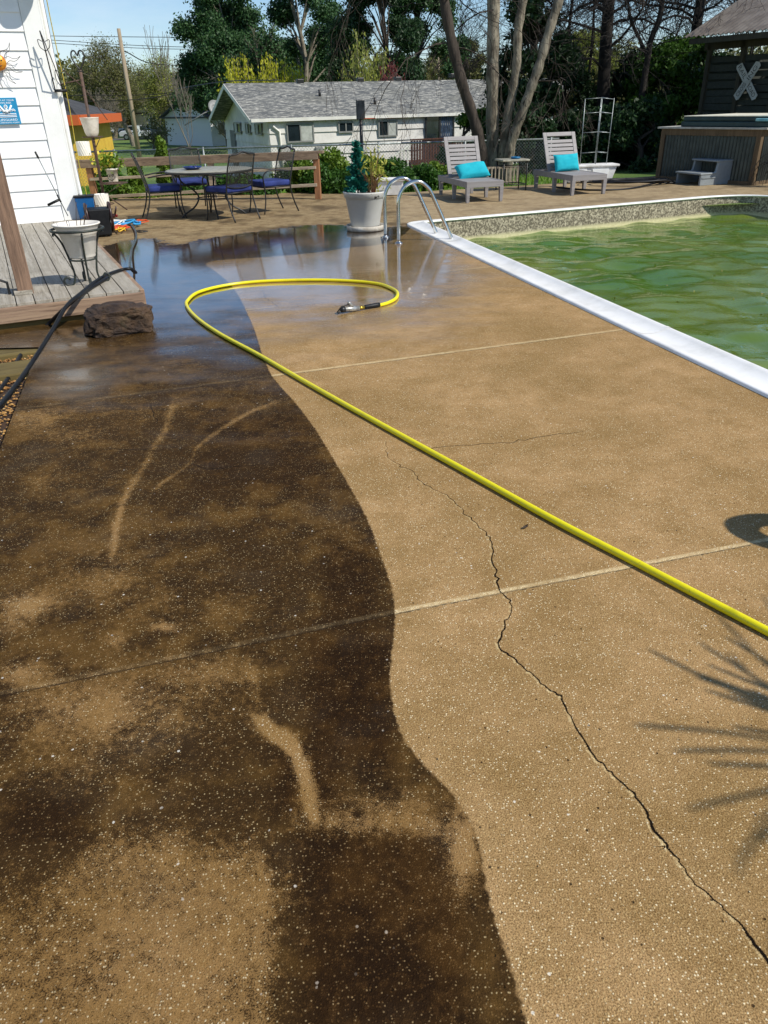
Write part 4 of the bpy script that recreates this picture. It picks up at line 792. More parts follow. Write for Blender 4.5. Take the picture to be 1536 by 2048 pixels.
mb.build('stalk', mat('dry_stalk', '#a08558', '#7b4a34', 9, .8), dg_)
Lp = rng.normal(size=(240, 3))*[.09, .08, .13]+[.05, .05, .28]; leaves('blade', Lp+np.array(dg_.location), .022, leafmat('grass_blade', '#9aa838', '#c0b85a'), dg_, 3.5, up=1)
n_ = Vector((-dn.y, dn.x)); n_ = n_ if n_.x > 0 else -n_; n3 = Vector((n_.x, n_.y, 0))
lad = thing('pool_ladder', 'polished steel pool ladder handrails arching into the water', 'ladder', G(785, 481, 0))
for (px, py) in ((771, 475), (797.5, 487)):
    a0 = G(px, py, 0); pf = [(0, .0), (0, .3), (0, .5), (.03, .6), (.1, .685), (.2, .725), (.3, .715), (.39, .65), (.45, .56), (.62, .22), (.7, .06), (.74, -.05), (.745, -.35), (.745, -.6)]
    MB().tube(smooth_path([a0+n3*x+UP*z for x, z in pf], 6), .0235, 14).build('handrail', M['steel'], lad, True, True)
    MB().lathe([(.026, 0), (.055, .002), (.05, .012), (.03, .02), (.026, .03)], a0, 20, False).build('escutcheon', M['steel'], lad, True, True)
a0, a1 = G(771, 475, 0), G(797.5, 487, 0); mb = MB()
for z in (-.12, -.4): mb.bar(a0+n3*.745+UP*z, a1+n3*.745+UP*z, .09, .03)
mb.build('tread', M['blackrub'], lad, world=True)

# ------------------------------------------------------------------ LOUNGERS
M['lounge'] = wood('grey_resin', '#96918f', '#85807e', '#6f6b6a', 0, 'x', .6, 10, .0006); M['aqua'] = mat('aqua_fabric', '#12b0be', '#0fa2b2', 5, .9, bump=.0008, bscale=220)
def make_lounger(label):
    t = thing('sun_lounger', label, 'sun lounger', (0, 0, 0), 0, 'grey slatted sun loungers beside the pool')     # foot end at origin, runs along +y, front-left leg at 0,0
    W = .66; SH = .34
    for (x, y) in ((0, 0), (W, 0), (0, .72), (W, .72), (0, 1.5), (W, 1.5)): MB().box((x+(.03 if x == 0 else -.03), y+.03, (SH-.09)/2), (.07, .075, SH-.09), 0, .72).build('leg', M['lounge'], t, bevel=.004)
    MB().par((0, -.005, SH-.09), (W, 0, 0), (0, .035, 0), (0, 0, .1)).par((0, .031, SH-.09), (.035, 0, 0), (0, 1.6, 0), (0, 0, .1)).par((W-.035, .031, SH-.09), (.035, 0, 0), (0, 1.6, 0), (0, 0, .1)).par((.036, 1.58, SH-.09), (W-.072, 0, 0), (0, .04, 0), (0, 0, .1)).build('frame', M['lounge'], t, bevel=.004)
    for k in range(10): MB().par((.037, .036+k*.098, SH-.015), (W-.074, 0, 0), (0, .09, 0), (0, 0, .02)).build('seat_slat', M['lounge'], t, bevel=.003)
    a = R(64); d = Vector((0, math.cos(a), math.sin(a))); nn = Vector((0, -math.sin(a), math.cos(a))); o = Vector((0, 1.04, SH))
    L = .745
    for x in (.01, W-.08): MB().par(o+Vector((x, 0, 0)), (.07, 0, 0), d*L, nn*.028).build('back_rail', M['lounge'], t, bevel=.004)
    MB().par(o+Vector((.081, 0, 0))+d*(L-.075), (W-.162, 0, 0), d*.075, nn*.028).build('top_rail', M['lounge'], t, bevel=.004)
    for k in range(8): MB().par(o+Vector((.081, 0, 0))+d*(.01+k*.076)+nn*.004, (W-.162, 0, 0), d*.06, nn*.018).build('back_slat', M['lounge'], t, bevel=.003)
    MB().par(o+Vector((W/2-.02, .05, 0))+d*.4, (.04, 0, 0), Vector((0, .36, -.42)), (0, .03, 0)).build('prop', M['lounge'], t)
    return t
f1 = G(932.5, 407, 0); f2 = G(999, 403, 0); la = math.atan2(f2.y-f1.y, f2.x-f1.x); lo1 = make_lounger('grey slatted lounger with scrunched aqua pillow, nearer the ladder'); lo1.location = f1; lo1.rotation_euler = (0, 0, .24)
g1 = G(1142, 392, 0); lo2 = dup(lo1, g1, .26, 'grey slatted lounger with upright aqua pillow, nearer the hot tub')
lo2.scale = (1.08, 1.02, 1); lo1.scale = (1.05, 1, 1)
def pillow(label, mtx, wx, hz, th, seed):
    n = 22; vs = []
    for s in (1, -1):
        for i in range(n+1):
            for j in range(n+1):
                u_ = i/n*2-1; v_ = j/n*2-1; b = max((1-u_**4)*(1-v_**4), 0)**.5; pin = 1-.07*(1-abs(v_)**2)*(abs(u_)**3)*0; wr = .12*mnoise.noise(Vector((u_*2.2+seed, v_*3, s)))*b
                vs.append(mtx @ Vector((u_*wx/2*(1-.06*v_*v_*0-.05*(1-v_*v_)*abs(u_)**6), v_*hz/2*(1-.1*(1-u_*u_)*abs(v_)**6), s*th/2*b*(1+wr)+.02*wr)))
    N = n+1; fs = []
    for i in range(n):
        for j in range(n):
            q = (i*N+j, (i+1)*N+j, (i+1)*N+j+1, i*N+j+1); fs.append(q); fs.append(tuple(x+N*N for x in q[::-1]))
    loc = mtx.translation.copy(); o = MB().add(vs, fs).build('pillow', M['aqua'], smooth=True, loc=loc); tag(o, label, 'pillow', 'aqua pillows on the loungers')
T1 = Matrix.Translation(f1) @ Matrix.Rotation(.24, 4, 'Z'); T2 = Matrix.Translation(g1) @ Matrix.Rotation(.26, 4, 'Z')
pillow('aqua pillow lying slumped on the lounger nearer the ladder', T1 @ Matrix.Translation((.4, .82, .46)) @ Matrix.Rotation(-.1, 4, 'Y') @ Matrix.Rotation(R(35), 4, 'X'), .6, .36, .19, 3)
pillow('aqua pillow propped upright on the lounger nearer the hot tub', T2 @ Matrix.Translation((.34, .93, .5)) @ Matrix.Rotation(-.03, 4, 'Y') @ Matrix.Rotation(R(68), 4, 'X'), .52, .33, .15, 9)
# side table
s1 = G(993, 381, 0); stt = Vector((2.72, 16.35, 0)); sdt = thing('side_table', 'small square pale topped side table between the two loungers', 'side table', stt, .2)
MB().box((0, 0, .555), (.56, .48, .035)).build('tabletop', M['stone'], sdt, bevel=.008)
for x in (-.24, .24):
    for y in (-.2, .2): MB().tube([(x, y, 0), (x, y, .54)], .013, 8).build('leg', M['black'], sdt, True)
mb = MB()
for z in (.44, .12): mb.tube([(-.24, -.2, z), (.24, -.2, z), (.24, .2, z), (-.24, .2, z)], .009, 6, closed=True)
mb.build('stretcher', M['black'], sdt, True)
o = MB().lathe([(0, 0), (.08, 0), (.1, .035), (.09, .035), (.07, .012), (0, .012)], n=20, cap=False).build('blue_ashtray', mat('blue_dish', '#0f5580', '#146a98', 9, .3), smooth=True); o.location = stt+Vector((.06, -.02, .574)); tag(o, 'small blue dish on the side table', 'dish')
lb = thing('lattice_crate', 'pale low wooden lattice box behind the side table', 'crate', G(1012, 372, 0)+Vector((0, .5, 0)))
mb = MB()
for k in range(9): mb.box((-.32+k*.08, 0, .17), (.03, .015, .34))
for z in (.03, .32): mb.box((0, .011, z), (.7, .02, .04))
for k in range(5): mb.box((.36, .05+k*.08, .17), (.015, .03, .34))
mb.build('slats', M['railpale'], lb)
# planter boxes
M['pbox'] = mat('white_wood', '#eeedea', '#d5d3cc', 6, .6, bump=.001)
pb1 = thing('white_planter_box', 'white wooden planter box behind the large pot', 'planter', G(782, 392, 0)+Vector((0, .2, 0)), -.05)
MB().box((0, 0, .14), (.5, .34, .26), 0, .92).build('box_body', M['pbox'], pb1, bevel=.008); MB().box((0, 0, .285), (.56, .4, .04)).build('box_rim', M['pbox'], pb1, bevel=.008)
pb2 = thing('white_trough', 'long white panelled trough planter behind the farther lounger', 'planter', G(1178, 366, 0)+Vector((0, .15, 0)), .1)
o = MB(); o.box((0, 0, .17), (1.12, .36, .3), 0, .84); o.build('box_body', M['pbox'], pb2, bevel=.01); MB().box((0, 0, .335), (1.2, .42, .045)).build('box_rim', M['pbox'], pb2, bevel=.01); MB().box((-.28, -.185, .17), (.36, .02, .2), 0, .9).box((.2, -.185, .17), (.36, .02, .2), 0, .9).build('panel_moulding', M['white'], pb2, bevel=.004)
trl = thing('wire_trellis', 'tall pale wire plant cage with three rungs standing in the white trough', 'trellis', pb2.location+Vector((.08, 0, .3)), .25)
mb = MB(); xs4 = [(-.32, -.0), (.02, -.08), (.09, .08), (.34, 0)]
for x, y in xs4: MB().tube([(x*.94, y, 0), (x, y, 1.28)], .0085, 6).build('upright', M['galv'], trl, True)
for z in (.28, .66, 1.02, 1.28): MB().tube([(-.31, 0, z), (.02, -.08, z+.01)], .007, 5).tube([(.02, -.08, z+.01), (.33, 0, z-.02)], .007, 5).tube([(.09, .08, z+.02), (.33, 0, z-.02)], .007, 5).build('rung', M['galv'], trl, True)
mb = MB(); rr = random.Random(2); hc = G(1262, 366, .02); pts = []
for k in range(46):
    a = k*.62; ra = .75+.25*math.sin(k*.37); pts.append(hc+Vector((math.cos(a)*ra*.95+.1*math.sin(k*.9), math.sin(a)*ra*.55, .012+.004*k % .04+.03*rr.random())))
pts = [G(1110, 374, .016), G(1180, 380, .016), G(1260, 377, .016)]+pts+[G(1350, 366, .02)]
o = MB().tube(smooth_path(pts, 6), .017, 8).build('coiled_hose', M['blackrub'], smooth=True, loc=hc); tag(o, 'black hose coiled in loose loops on the far terrace', 'hose')

lf = G(1049, 1056, .004); mb = MB(); mb.add([(-.014, 0, .001), (0, -.007, .004), (.015, 0, .002), (0, .006, .008), (.018, .003, .016)], [(0, 1, 2, 3), (2, 4, 3)]); o = mb.build('fallen_leaf', mat('dead_leaf', '#2f2214', '#3d2c18', 30, .8)); o.location = lf; o.rotation_euler = (0, 0, .3); tag(o, 'small curled dark dead leaf lying on the clean concrete by the yellow hose', 'leaf')
rg = np.random.default_rng(41); dx = rg.uniform(.6, 9, 420); dy = rg.uniform(-1, 14.5, 420); kp = inside(dx, dy, [tuple(p) for p in offset(outline, .4)]); dx, dy = dx[kp], dy[kp]; dz = WZ+wave(dx, dy)*.95+.004
o = leaves('floating_debris', np.stack([dx, dy, dz], 1), .016, mat('pollen_bits', '#b5aa5c', '#6a5c30', 9, .8), None, 1.6, loc=(4, 6, WZ), kind='stuff', dirs=np.stack([rg.normal(size=len(dx)), rg.normal(size=len(dx)), np.zeros(len(dx))], 1)); tag(o, 'tiny bits of leaf and pollen floating on the green water', 'debris')
# ------------------------------------------------------------------ HOT TUB, STEPS
S0 = G(1312, 358, 0); e2 = (G(1505, 371, 0)-S0); sl_ = e2.length; e2.normalize(); b2 = Vector((-e2.y, e2.x, 0)); b2 = b2 if b2.y > 0 else -b2; SHh = D(1325, 254, S0.y).z
tub = thing('hot_tub', 'hot tub boxed in corrugated metal and timber under a folded cover', 'hot tub', S0)
M['tubwood'] = wood('tub_lumber', '#6f5b42', '#57462f', '#2e2416', 0, 'z', .8, 14, .003); M['corr'] = mat('corrugated_zinc', '#474d4a', '#3a403d', 5, .4, metal=.5)
def corr(o, e_, up_, L, Hh, nrm, amp=.012, pitch=.075, steps=6):
    vs = []; fs = []; N = int(L/pitch*steps)
    for i in range(N+1):
        p = o+e_*(L*i/N)+nrm*(amp*math.sin(2*math.pi*i/steps)); vs += [p, p+up_*Hh]
    return vs, [(2*i, 2*i+2, 2*i+3, 2*i+1) for i in range(N)]
v_, f_ = corr(S0+e2*.1+UP*.06, e2, UP, sl_-.2, SHh-.18, -b2); MB().add(v_, f_).build('corrugated_panel', M['corr'], tub, world=True)
v_, f_ = corr(S0+e2*sl_+b2*.1+UP*.06, b2, UP, 1.8, SHh-.18, e2); MB().add(v_, f_).build('corrugated_panel', M['corr'], tub, world=True)
MB().par(S0+b2*.03+e2*.03, e2*(sl_-.06), b2*1.94, UP*(SHh-.1)).build('tub_shell', M['blackrub'], tub, world=True)
for o_ in (S0-b2*.04, S0+e2*(sl_-.09)-b2*.04, S0+e2*(sl_-.09)+b2*1.9, S0-e2*.03+b2*.32): MB().par(o_, e2*.1, b2*.1, UP*(SHh-.03)).build('post', M['tubwood'], tub, world=True, bevel=.004)
MB().par(S0+e2*.1-b2*.035+UP*(SHh-.15), e2*(sl_-.19), b2*.03, UP*.12).par(S0+e2*.1-b2*.035, e2*(sl_-.19), b2*.03, UP*.07).build('front_rail', M['tubwood'], tub, world=True, bevel=.004)
for z_, h_ in ((0, .07), (SHh-.15, .12)): MB().par(S0+e2*(sl_+.01)+b2*.06+UP*z_, -e2*.03, b2*1.84, UP*h_).build('side_rail', M['tubwood'], tub, world=True, bevel=.004)
MB().par(S0-e2*.08-b2*.08+UP*(SHh-.03), e2*(sl_+.2), b2*2.2, UP*.035).build('top_ledge', mat('pale_ledge', '#b9b7ac', '#9a978c', 7, .6), tub, world=True, bevel=.005)
M['cover'] = mat('teal_vinyl', '#24403f', '#1d3433', 5, .5); M['cream'] = mat('cream_foam', '#e4e0cc', '#d2cdb6', 5, .6)
MB().par(S0+e2*.42-b2*.0+UP*(SHh+.008), e2*(sl_-.3), b2*1.95, UP*.1).par(S0+e2*.45+b2*.02+UP*(SHh+.112), e2*(sl_-.36), b2*1.9, UP*.075).build('cover', M['cover'], tub, world=True, bevel=.02)
v0 = S0+e2*.45+b2*.02+UP*(SHh+.19); MB().par(v0, e2*(sl_-.36), b2*1.9, UP*.02).build('cover_top', M['cream'], tub, world=True, bevel=.008)
tw = thing('blue_towel', 'folded blue towel on the corner of the hot tub ledge', 'towel', S0+e2*(sl_-.2)+UP*SHh); 
MB().par(S0+e2*(sl_-.17)-b2*.06+UP*(SHh+.112), e2*.26, b2*.5, UP*.05).build('towel_fold', mat('aqua_towel', '#8fc4c8', '#6aa6b4', 8, .9, bump=.002), tw, world=True, bevel=.015)
stq = G(1399, 372, 0); se = (G(1468, 367, 0)-stq).normalized(); sw_ = Vector((-se.y, se.x, 0)); sw_ = sw_ if sw_.y > 0 else -sw_
stp_ = thing('spa_steps', 'grey plastic two tread steps in front of the hot tub', 'steps', stq); M['resin'] = mat('grey_plastic', '#8a9092', '#7c8284', 4, .5)
SL = (G(1468, 367, 0)-stq).length; prof2 = [(0, 0), (SL, 0), (SL, .42), (SL*.45, .42), (SL*.42, .26), (SL*.38, .21), (0, .2)]
for k in (0, .66): MB().prism(prof2, stq+sw_*k, se, UP, sw_*.05).build('side_panel', M['resin'], stp_, world=True, bevel=.008)
MB().par(stq-se*.03+sw_*-.01+UP*.195, se*(SL*.45), sw_*.74, UP*.035).build('tread', M['resin'], stp_, world=True, bevel=.012); MB().par(stq+se*(SL*.4)+sw_*-.01+UP*.415, se*(SL*.6+.02), sw_*.74, UP*.035).build('tread', M['resin'], stp_, world=True, bevel=.012)
MB().par(stq+se*(SL*.03)-sw_*.012+UP*.13, se*(SL*.4), sw_*.02, UP*.02).par(stq+se*(SL*.46)-sw_*.012+UP*.34, se*(SL*.5), sw_*.02, UP*.02).build('groove', M['resin'], stp_, world=True)
MB().par(stq+se*(SL-.06)+sw_*.05, se*.05, sw_*.6, UP*.4).build('back_panel', M['resin'], stp_, world=True)
# dry vine clump at the right edge, then a plant and hoop added off frame to cast shadows
wp = Vector((7.72, 15.72, 0)); vc = thing('dry_vine', 'dark wiry dried plant at the pool edge by the hot tub corner', 'plant', wp); mb = MB(); rr = random.Random(4)
for k in range(46):
    a = rr.random()*6.28; l = rr.uniform(.15, .4); h_ = rr.uniform(.25, .75); mb.tube(smooth_path([(0, 0, 0), (l*.5*math.cos(a), l*.5*math.sin(a), h_), (l*math.cos(a), l*math.sin(a), h_*.7), (l*1.15*math.cos(a), l*1.15*math.sin(a), rr.uniform(.0, .3))], 4), .005, 4)
mb.build('tendril', M['black'], vc)
pc = Vector((3.56, .40, 0)); pm = thing('leaf_shadow_plant', 'spiky potted plant added just outside the right edge to cast leaf shadows', 'plant', pc)  # unseen plant, its blades shaped for the shadow streaks on the terrace
MB().lathe([(0, 0), (.15, 0), (.2, .35), (.22, .36), (.2, .37), (.18, .33), (0, .32)], n=24, cap=False).build('pot_body', M['ceramic'], pm, True)
MB().tube([(0, 0, .3), (.02, 0, 1.2), (0, 0, 2.1)], [.04, .03, .03], 8).build('stem', M['post'], pm, True)
mb = MB(); rr = random.Random(12)
for k in range(95):
    a = rr.random()*6.283; d = Vector((math.cos(a), math.sin(a), 0)); l = rr.uniform(.45, .75); h_ = rr.uniform(.02, .35); sdv = Vector((-d.y, d.x, 0)); P_ = smooth_path([UP*2.1, d*l*.5+UP*(2.1+h_), d*l+UP*(2.1+h_*.75), d*l*1.2+UP*(2.1+h_*.55)], 4); m_ = len(P_); vs = []
    for i in range(m_): w_ = .0075*math.sin(math.pi*min(1, .15+.85*(1-i/(m_-1)))) + .001; vs += [P_[i]-sdv*w_, P_[i]+sdv*w_]
    mb.add(vs, [(2*i, 2*i+1, 2*i+3, 2*i+2) for i in range(m_-1)])
mb.build('leaf_blade', leafmat('palm_leaf', '#3f6a22', '#5a8a30'), pm)
lr = thing('shadow_hoop', 'round hoop stand added just outside the right edge to cast a curved shadow', 'stand', Vector((2.57, 2.25, 0)))  # unseen hoop, added only for the round shadow it throws
MB().tube([(0, 0, 0), (0, 0, .8)], .012, 8).build('pole', M['black'], lr, True); MB().tube([(.2*math.cos(a), .1*math.sin(a)-.03, .95+.1*math.sin(a)) for a in np.linspace(0, 6.283, 30)[:-1]], .05, 10, closed=True).build('hoop', M['black'], lr, True)
# ------------------------------------------------------------------ NEIGHBOUR HOUSE
he = Vector((math.cos(R(21)), math.sin(R(21)), 0)); hn = Vector((-he.y, he.x, 0)); hq = D(536, 236, 34.4); GZ = -1.5
hz = 1.02; hq.z = GZ; HL, HW = 17.5, 9.0
nh = thing('neighbour_house', 'long white ranch house with grey shingle roof beyond the fence', 'house', hq)
M['hsiding'] = mat('aged_white_siding', '#dddad2', '#c8c5bd', 1.5, .7); M['shade_trim'] = mat('trim_white', '#e6e4dc', '#d6d3c8', 3, .6)
WH = hz-GZ
mb = MB(); nl = 6; lap = WH/nl
for k in range(nl): mb.prism([(0, 0), (.055, 0), (.01, lap), (0, lap)], hq+UP*(k*lap), -hn, UP, he*HL)
mb.build('front_wall', M['hsiding'], nh, world=True)
mb = MB()
for k in range(nl): mb.prism([(0, 0), (.055, 0), (.01, lap), (0, lap)], hq+UP*(k*lap), -he, UP, hn*HW)
rise = 1.35
for k in range(6):
    z0 = rise*k/6; a0 = HW/2*k/6; a1 = HW/2*(k+1)/6; mb.add([hq+hn*a0+UP*(WH+z0), hq+hn*(HW-a0)+UP*(WH+z0), hq+hn*(HW-a1)+UP*(WH+z0+rise/6), hq+hn*a1+UP*(WH+z0+rise/6)], [(0, 3, 2, 1)])
mb.build('gable_wall', M['hsiding'], nh, world=True)
g = NT('shingles'); tc = g.n('TexCoord').outputs['Object']; r_ = g.n('VectorRotate', {'Vector': tc, 'Angle': -R(21)}, rotation_type='Z_AXIS').outputs[0]
mp = g.n('Mapping', {'Vector': r_, 'Scale': (1.2, 6.5, 6.5)}).outputs[0]; n1 = g.noise(mp, 1.0, 2, .5).outputs[0]; n2 = g.noise(mp, 3.1, 2, .6).outputs[0]; n3 = g.noise(tc, .4, 3).outputs[0]
c = g.mix(g.ramp(n1, .4, .62), lin('#575958'), lin('#74746e')); c = g.mix(g.ramp(n2, .56, .62, 0, .95), c, lin('#bdbaae')); c = g.mix(g.ramp(n2, .42, .34, 0, .7), c, lin('#46494a')); c = g.mix(g.ramp(n3, .5, .7, 0, .35), c, lin('#57564a'))
g.pr(Base_Color=c, Roughness=.9); M['shingle'] = g.m
oh = .14; go = .75; sl2 = rise/(HW/2); e0 = hq-he*go-hn*oh+UP*(WH-oh*sl2+.06); up_ = (hn+UP*sl2)
roof = MB().par(e0, he*(HL+2*go), up_*(HW/2+oh), UP*.09).build('roof', M['shingle'], nh, world=True)
e1_ = hq-he*go+hn*(HW+oh)+UP*(WH-oh*sl2+.06); MB().par(e1_, he*(HL+2*go), (-hn+UP*sl2)*(HW/2+oh-.01), UP*.09).build('roof', M['shingle'], nh, world=True)
MB().par(e0-hn*.09-UP*.0, he*(HL+2*go), hn*.08, UP*.12).build('gutter', M['shade_trim'], nh, world=True)
MB().par(e0-he*.03-UP*.1, he*.03, up_*(HW/2+oh), UP*.18).par(e1_-he*.03-UP*.1, he*.03, (-hn+UP*sl2)*(HW/2+oh), UP*.18).build('gable_trim', M['shade_trim'], nh, world=True)
M['glass'] = mat('window_glass', '#1a2226', '#222c30', 3, .08, spec=.8); M['curtain'] = mat('pale_curtain', '#b9bcb4', '#9da098', 5, .8); M['alum'] = mat('window_frame', '#8c8d88', '#7c7d78', 5, .5)
def window(px0, px1, py0, py1, face='front', half=True, nm='window'):
    n_ = -hn if face == 'front' else -he; o = hq+n_*.07
    a = PL(px0, py1, o, n_); b = PL(px1, py1, o, n_); t = PL((px0+px1)/2, py0, o, n_); ax = he if face == 'front' else -hn; L = (b-a).dot(ax); H_ = t.z-a.z; 
    if face != 'front': ax = -ax; a, L = b if L < 0 else a, abs(L); a = PL(px1, py1, o, n_)
    a.z = a.z
    fr_ = MB()
    for q, l1, l2 in ((a, ax*L, UP*.06), (a+UP*(H_-.06), ax*L, UP*.06), (a+UP*.06, ax*.05, UP*(H_-.12)), (a+UP*.06+ax*(L-.05), ax*.05, UP*(H_-.12)), (a+UP*.06+ax*(L/2-.025), ax*.05, UP*(H_-.12))): fr_.par(q, l1, l2, n_*.04)
    f_ = fr_.build(nm, M['alum'], nh, world=True)
    MB().par(a+ax*.05+UP*.06, ax*(L/2-.075), UP*(H_-.12), n_*.012).build('pane', M['glass'], f_, world=True); MB().par(a+ax*(L/2+.025)+UP*.06, ax*(L/2-.075), UP*(H_-.12), n_*.012).build('pane', M['curtain'] if half else M['glass'], f_, world=True)
window(575, 629, 246, 286); window(677, 707, 243, 266, half=False); window(757, 795, 240, 274)
for a_, b_, c_, d_ in ((470, 483, 246, 268), (493, 502, 246, 269), (512, 525, 247, 271)): window(a_, b_, c_, d_, 'gable', True)
dz_ = hq-hn*.07; da = PL(850, 300, dz_, -hn); db = PL(907, 300, dz_, -hn); dh = PL(880, 226, dz_, -hn).z; dl = (db-da).dot(he); da.z = GZ+.35
door = MB()
for q, l1, l2 in ((da, he*.07, UP*(dh-da.z)), (da+he*(dl-.07), he*.07, UP*(dh-da.z)), (da+he*(dl/2-.04), he*.08, UP*(dh-da.z-.08)), (da+he*.07+UP*(dh-da.z-.08), he*(dl-.14), UP*.08)): door.par(q, l1, l2, -hn*.05)
door = door.build('sliding_door', M['black'], nh, world=True); MB().par(da+he*.07, he*(dl/2-.11), UP*(dh-da.z-.08), -hn*.015).build('pane', M['glass'], door, world=True)
mb = MB(); bc = mat('blue_curtain', '#48607a', '#27364a', 6, .8)
for k in range(12): mb.par(da+he*(dl/2+.04+k*(dl/2-.11)/12), he*((dl/2-.11)/12-.02), UP*(dh-da.z-.08), -hn*(.012+.012*(k % 2)))
mb.build('curtain', bc, door, world=True)
gd_ = PL(452, 275, hq-he*.04, -he); MB().par(hq-he*.05+hn*6.6, hn*1.1, UP*2.1, he*-.03).build('gable_door', mat('grey_door', '#5d6264', '#4b5052', 5, .6), nh, world=True)
for px, py in ((600, 169), (720, 166), (795, 164), (905, 157)):
    q = PL(px, py, e0, up_.cross(he).normalized()); MB().box(q+UP*.12, (.32, .32, .2), .37, 1).build('roof_vent', M['black'], nh, world=True, bevel=.03)
for px, py in ((640, 197), (750, 213)):
    q = PL(px, py, e0, up_.cross(he).normalized()); MB().tube([q, q+UP*.35], .06, 8).build('vent_pipe', M['black'], nh, True, True)
ds = hq+he*.15-hn*.1; MB().tube([ds+UP*(WH-.15), ds+UP*(WH-.35)+he*.25, ds+he*.3+UP*.2], .05, 6).build('downspout', M['shade_trim'], nh, True, True)
MB().par(hq+he*.9-hn*.16+UP*1.0, he*.5, hn*.12, UP*.45).par(hq+he*1.9-hn*.16+UP*1.2, he*.32, hn*.12, UP*.35).build('meter_box', M['alum'], nh, world=True, bevel=.02)
dish = thing('satellite_dish', 'grey satellite dish on the rear gable edge of the ranch house', 'satellite dish', hq+hn*(HW+1.2)+UP*(WH+.5)-he*.2)
MB().lathe([(0, 0), (.25, .03), (.42, .1), (.42, .12), (.2, .05)], n=20, cap=False).build('reflector', M['alum'], dish, True).rotation_euler = (R(60), 0, R(40)); MB().tube([(0, 0, 0), (-.5, -.3, -.15), (-1.6, -.4, -.7)], .03, 6).tube([(0, 0, 0), (.3, .2, .6)], .03, 6).build('arm', M['alum'], dish, True)
# neighbour's red porch
npd = thing('neighbour_deck', 'small reddish brown railed deck by the ranch house sliding door', 'deck', hq+he*9.6-hn*1.6)
M['redwood'] = wood('red_deck', '#5a3324', '#43251a', '#22110b', 0, 'z', .8, 14, .004); dp0 = PL(822, 325, hq-hn*2.3, -hn); dp0.z = GZ; dzf = .75; dL = 3.2
MB().par(dp0+UP*dzf, he*dL, hn*2.1, UP*.12).build('floor', M['redwood'], npd, world=True)
mb = MB()
for k in range(26): mb.par(dp0+UP*(dzf+.12)+he*(k*dL/26), he*.09, hn*.03, UP*.85)
mb.build('railing', M['redwood'], npd, world=True); MB().par(dp0+UP*(dzf+.98)-hn*.03, he*dL, hn*.12, UP*.05).build('handrail', M['redwood'], npd, world=True)
mb = MB()
for k in range(3): mb.par(dp0+he*(k*dL/2.2), he*.1, hn*.1, UP*dzf)
mb.build('support', M['redwood'], npd, world=True)
# stairs rail white
ws = thing('white_stair_rail', 'white stair railing beside the reddish deck', 'railing', dp0-he*1.2); mb = MB()
for k in range(8): mb.par(dp0-he*(1.35-k*.17)+UP*(.1*k*.9), he*.05, hn*.04, UP*.85)
mb.bar(dp0-he*1.4+UP*.85, dp0+UP*1.6, .05, .07); mb.build('baluster', M['shade_trim'], ws, world=True)
# basketball hoop
bk = D(722, 250, 30.5); bk.z = -1.1; bh_ = thing('basketball_hoop', 'small basketball hoop on a black pole in the neighbour yard', 'basketball hoop', bk)
ztb, zbb = D(722, 199, 30.5).z+1.1, D(722, 239, 30.5).z+1.1
MB().tube([(0, 0, 0), (0, 0, zbb+.1)], .06, 8).build('pole', M['black'], bh_, True); M['bbrd'] = mat('dark_backboard', '#20262b', '#2a3036', 5, .4)
MB().box((0, -.06, (ztb+zbb)/2), (.34, .06, ztb-zbb), .5).build('backboard', M['bbrd'], bh_, bevel=.02)
MB().tube([(.32+.2*math.cos(a), -.3+.2*math.sin(a), zbb+.03) for a in np.linspace(0, 6.28, 16)[:-1]], .014, 6, closed=True).build('rim', M['orangec'], bh_, True)
mb = MB()
for k in range(9):
    a = k*6.283/9; mb.tube([(.32+.2*math.cos(a), -.3+.2*math.sin(a), zbb), (.32+.12*math.cos(a+.5), -.3+.12*math.sin(a+.5), zbb-.3)], .006, 4); mb.tube([(.32+.2*math.cos(a), -.3+.2*math.sin(a), zbb), (.32+.12*math.cos(a-.5), -.3+.12*math.sin(a-.5), zbb-.3)], .006, 4)
mb.build('net', M['whitec'], bh_)
# ------------------------------------------------------------------ CHAIN LINK FENCE
clf = thing('chain_link_fence', 'galvanised chain link fence between the terrace and the neighbours', 'fence', (0, 20.6, 0))
fz = .72
def cpt(x): return Vector((x, 20.6+.04*x, 0))
mb = MB(); x0_, x1_ = -8.6, 4.6
mb.tube([cpt(x0_)+UP*fz, cpt(x1_)+UP*fz], .022, 8); mb.build('top_rail', M['galv'], clf, True, True)
for k in range(7): q = cpt(x0_+.1+k*2.15); MB().tube([q-UP*.6, q+UP*(fz+.04)], .027, 8).build('post', M['galv'], clf, True, True)
mb = MB(); pit_ = .078; H_ = 1.25; n_w = int((x1_-x0_)/pit_)
for s in (1, -1):
    for k in range(-int(H_/pit_), n_w):
        xa = x0_+k*pit_; xb = xa+H_
        za, zb = fz-H_, fz
        if s < 0: za, zb = zb, za
        p, q = Vector((xa, 0, za)), Vector((xb, 0, zb)); 
        if xa < x0_: t = (x0_-xa)/H_; p = p+(q-p)*t
        if xb > x1_: t = (xb-x1_)/H_; q = q-(q-p)*min(t, .95)
        w_ = .0024; P_ = cpt(p.x)+UP*p.z; Q_ = cpt(q.x)+UP*q.z; d_ = (Q_-P_)
        if d_.length < .05: continue
        sdw = d_.normalized().cross(Vector((0, 1, 0)))*w_; mb.add([P_-sdw, P_+sdw, Q_+sdw, Q_-sdw, P_+Vector((0, w_*1.5, 0)), Q_+Vector((0, w_*1.5, 0))], [(0, 1, 2, 3), (1, 4, 5, 2), (4, 0, 3, 5)])
mb.build('wire_mesh', M['galv'], clf, world=True)
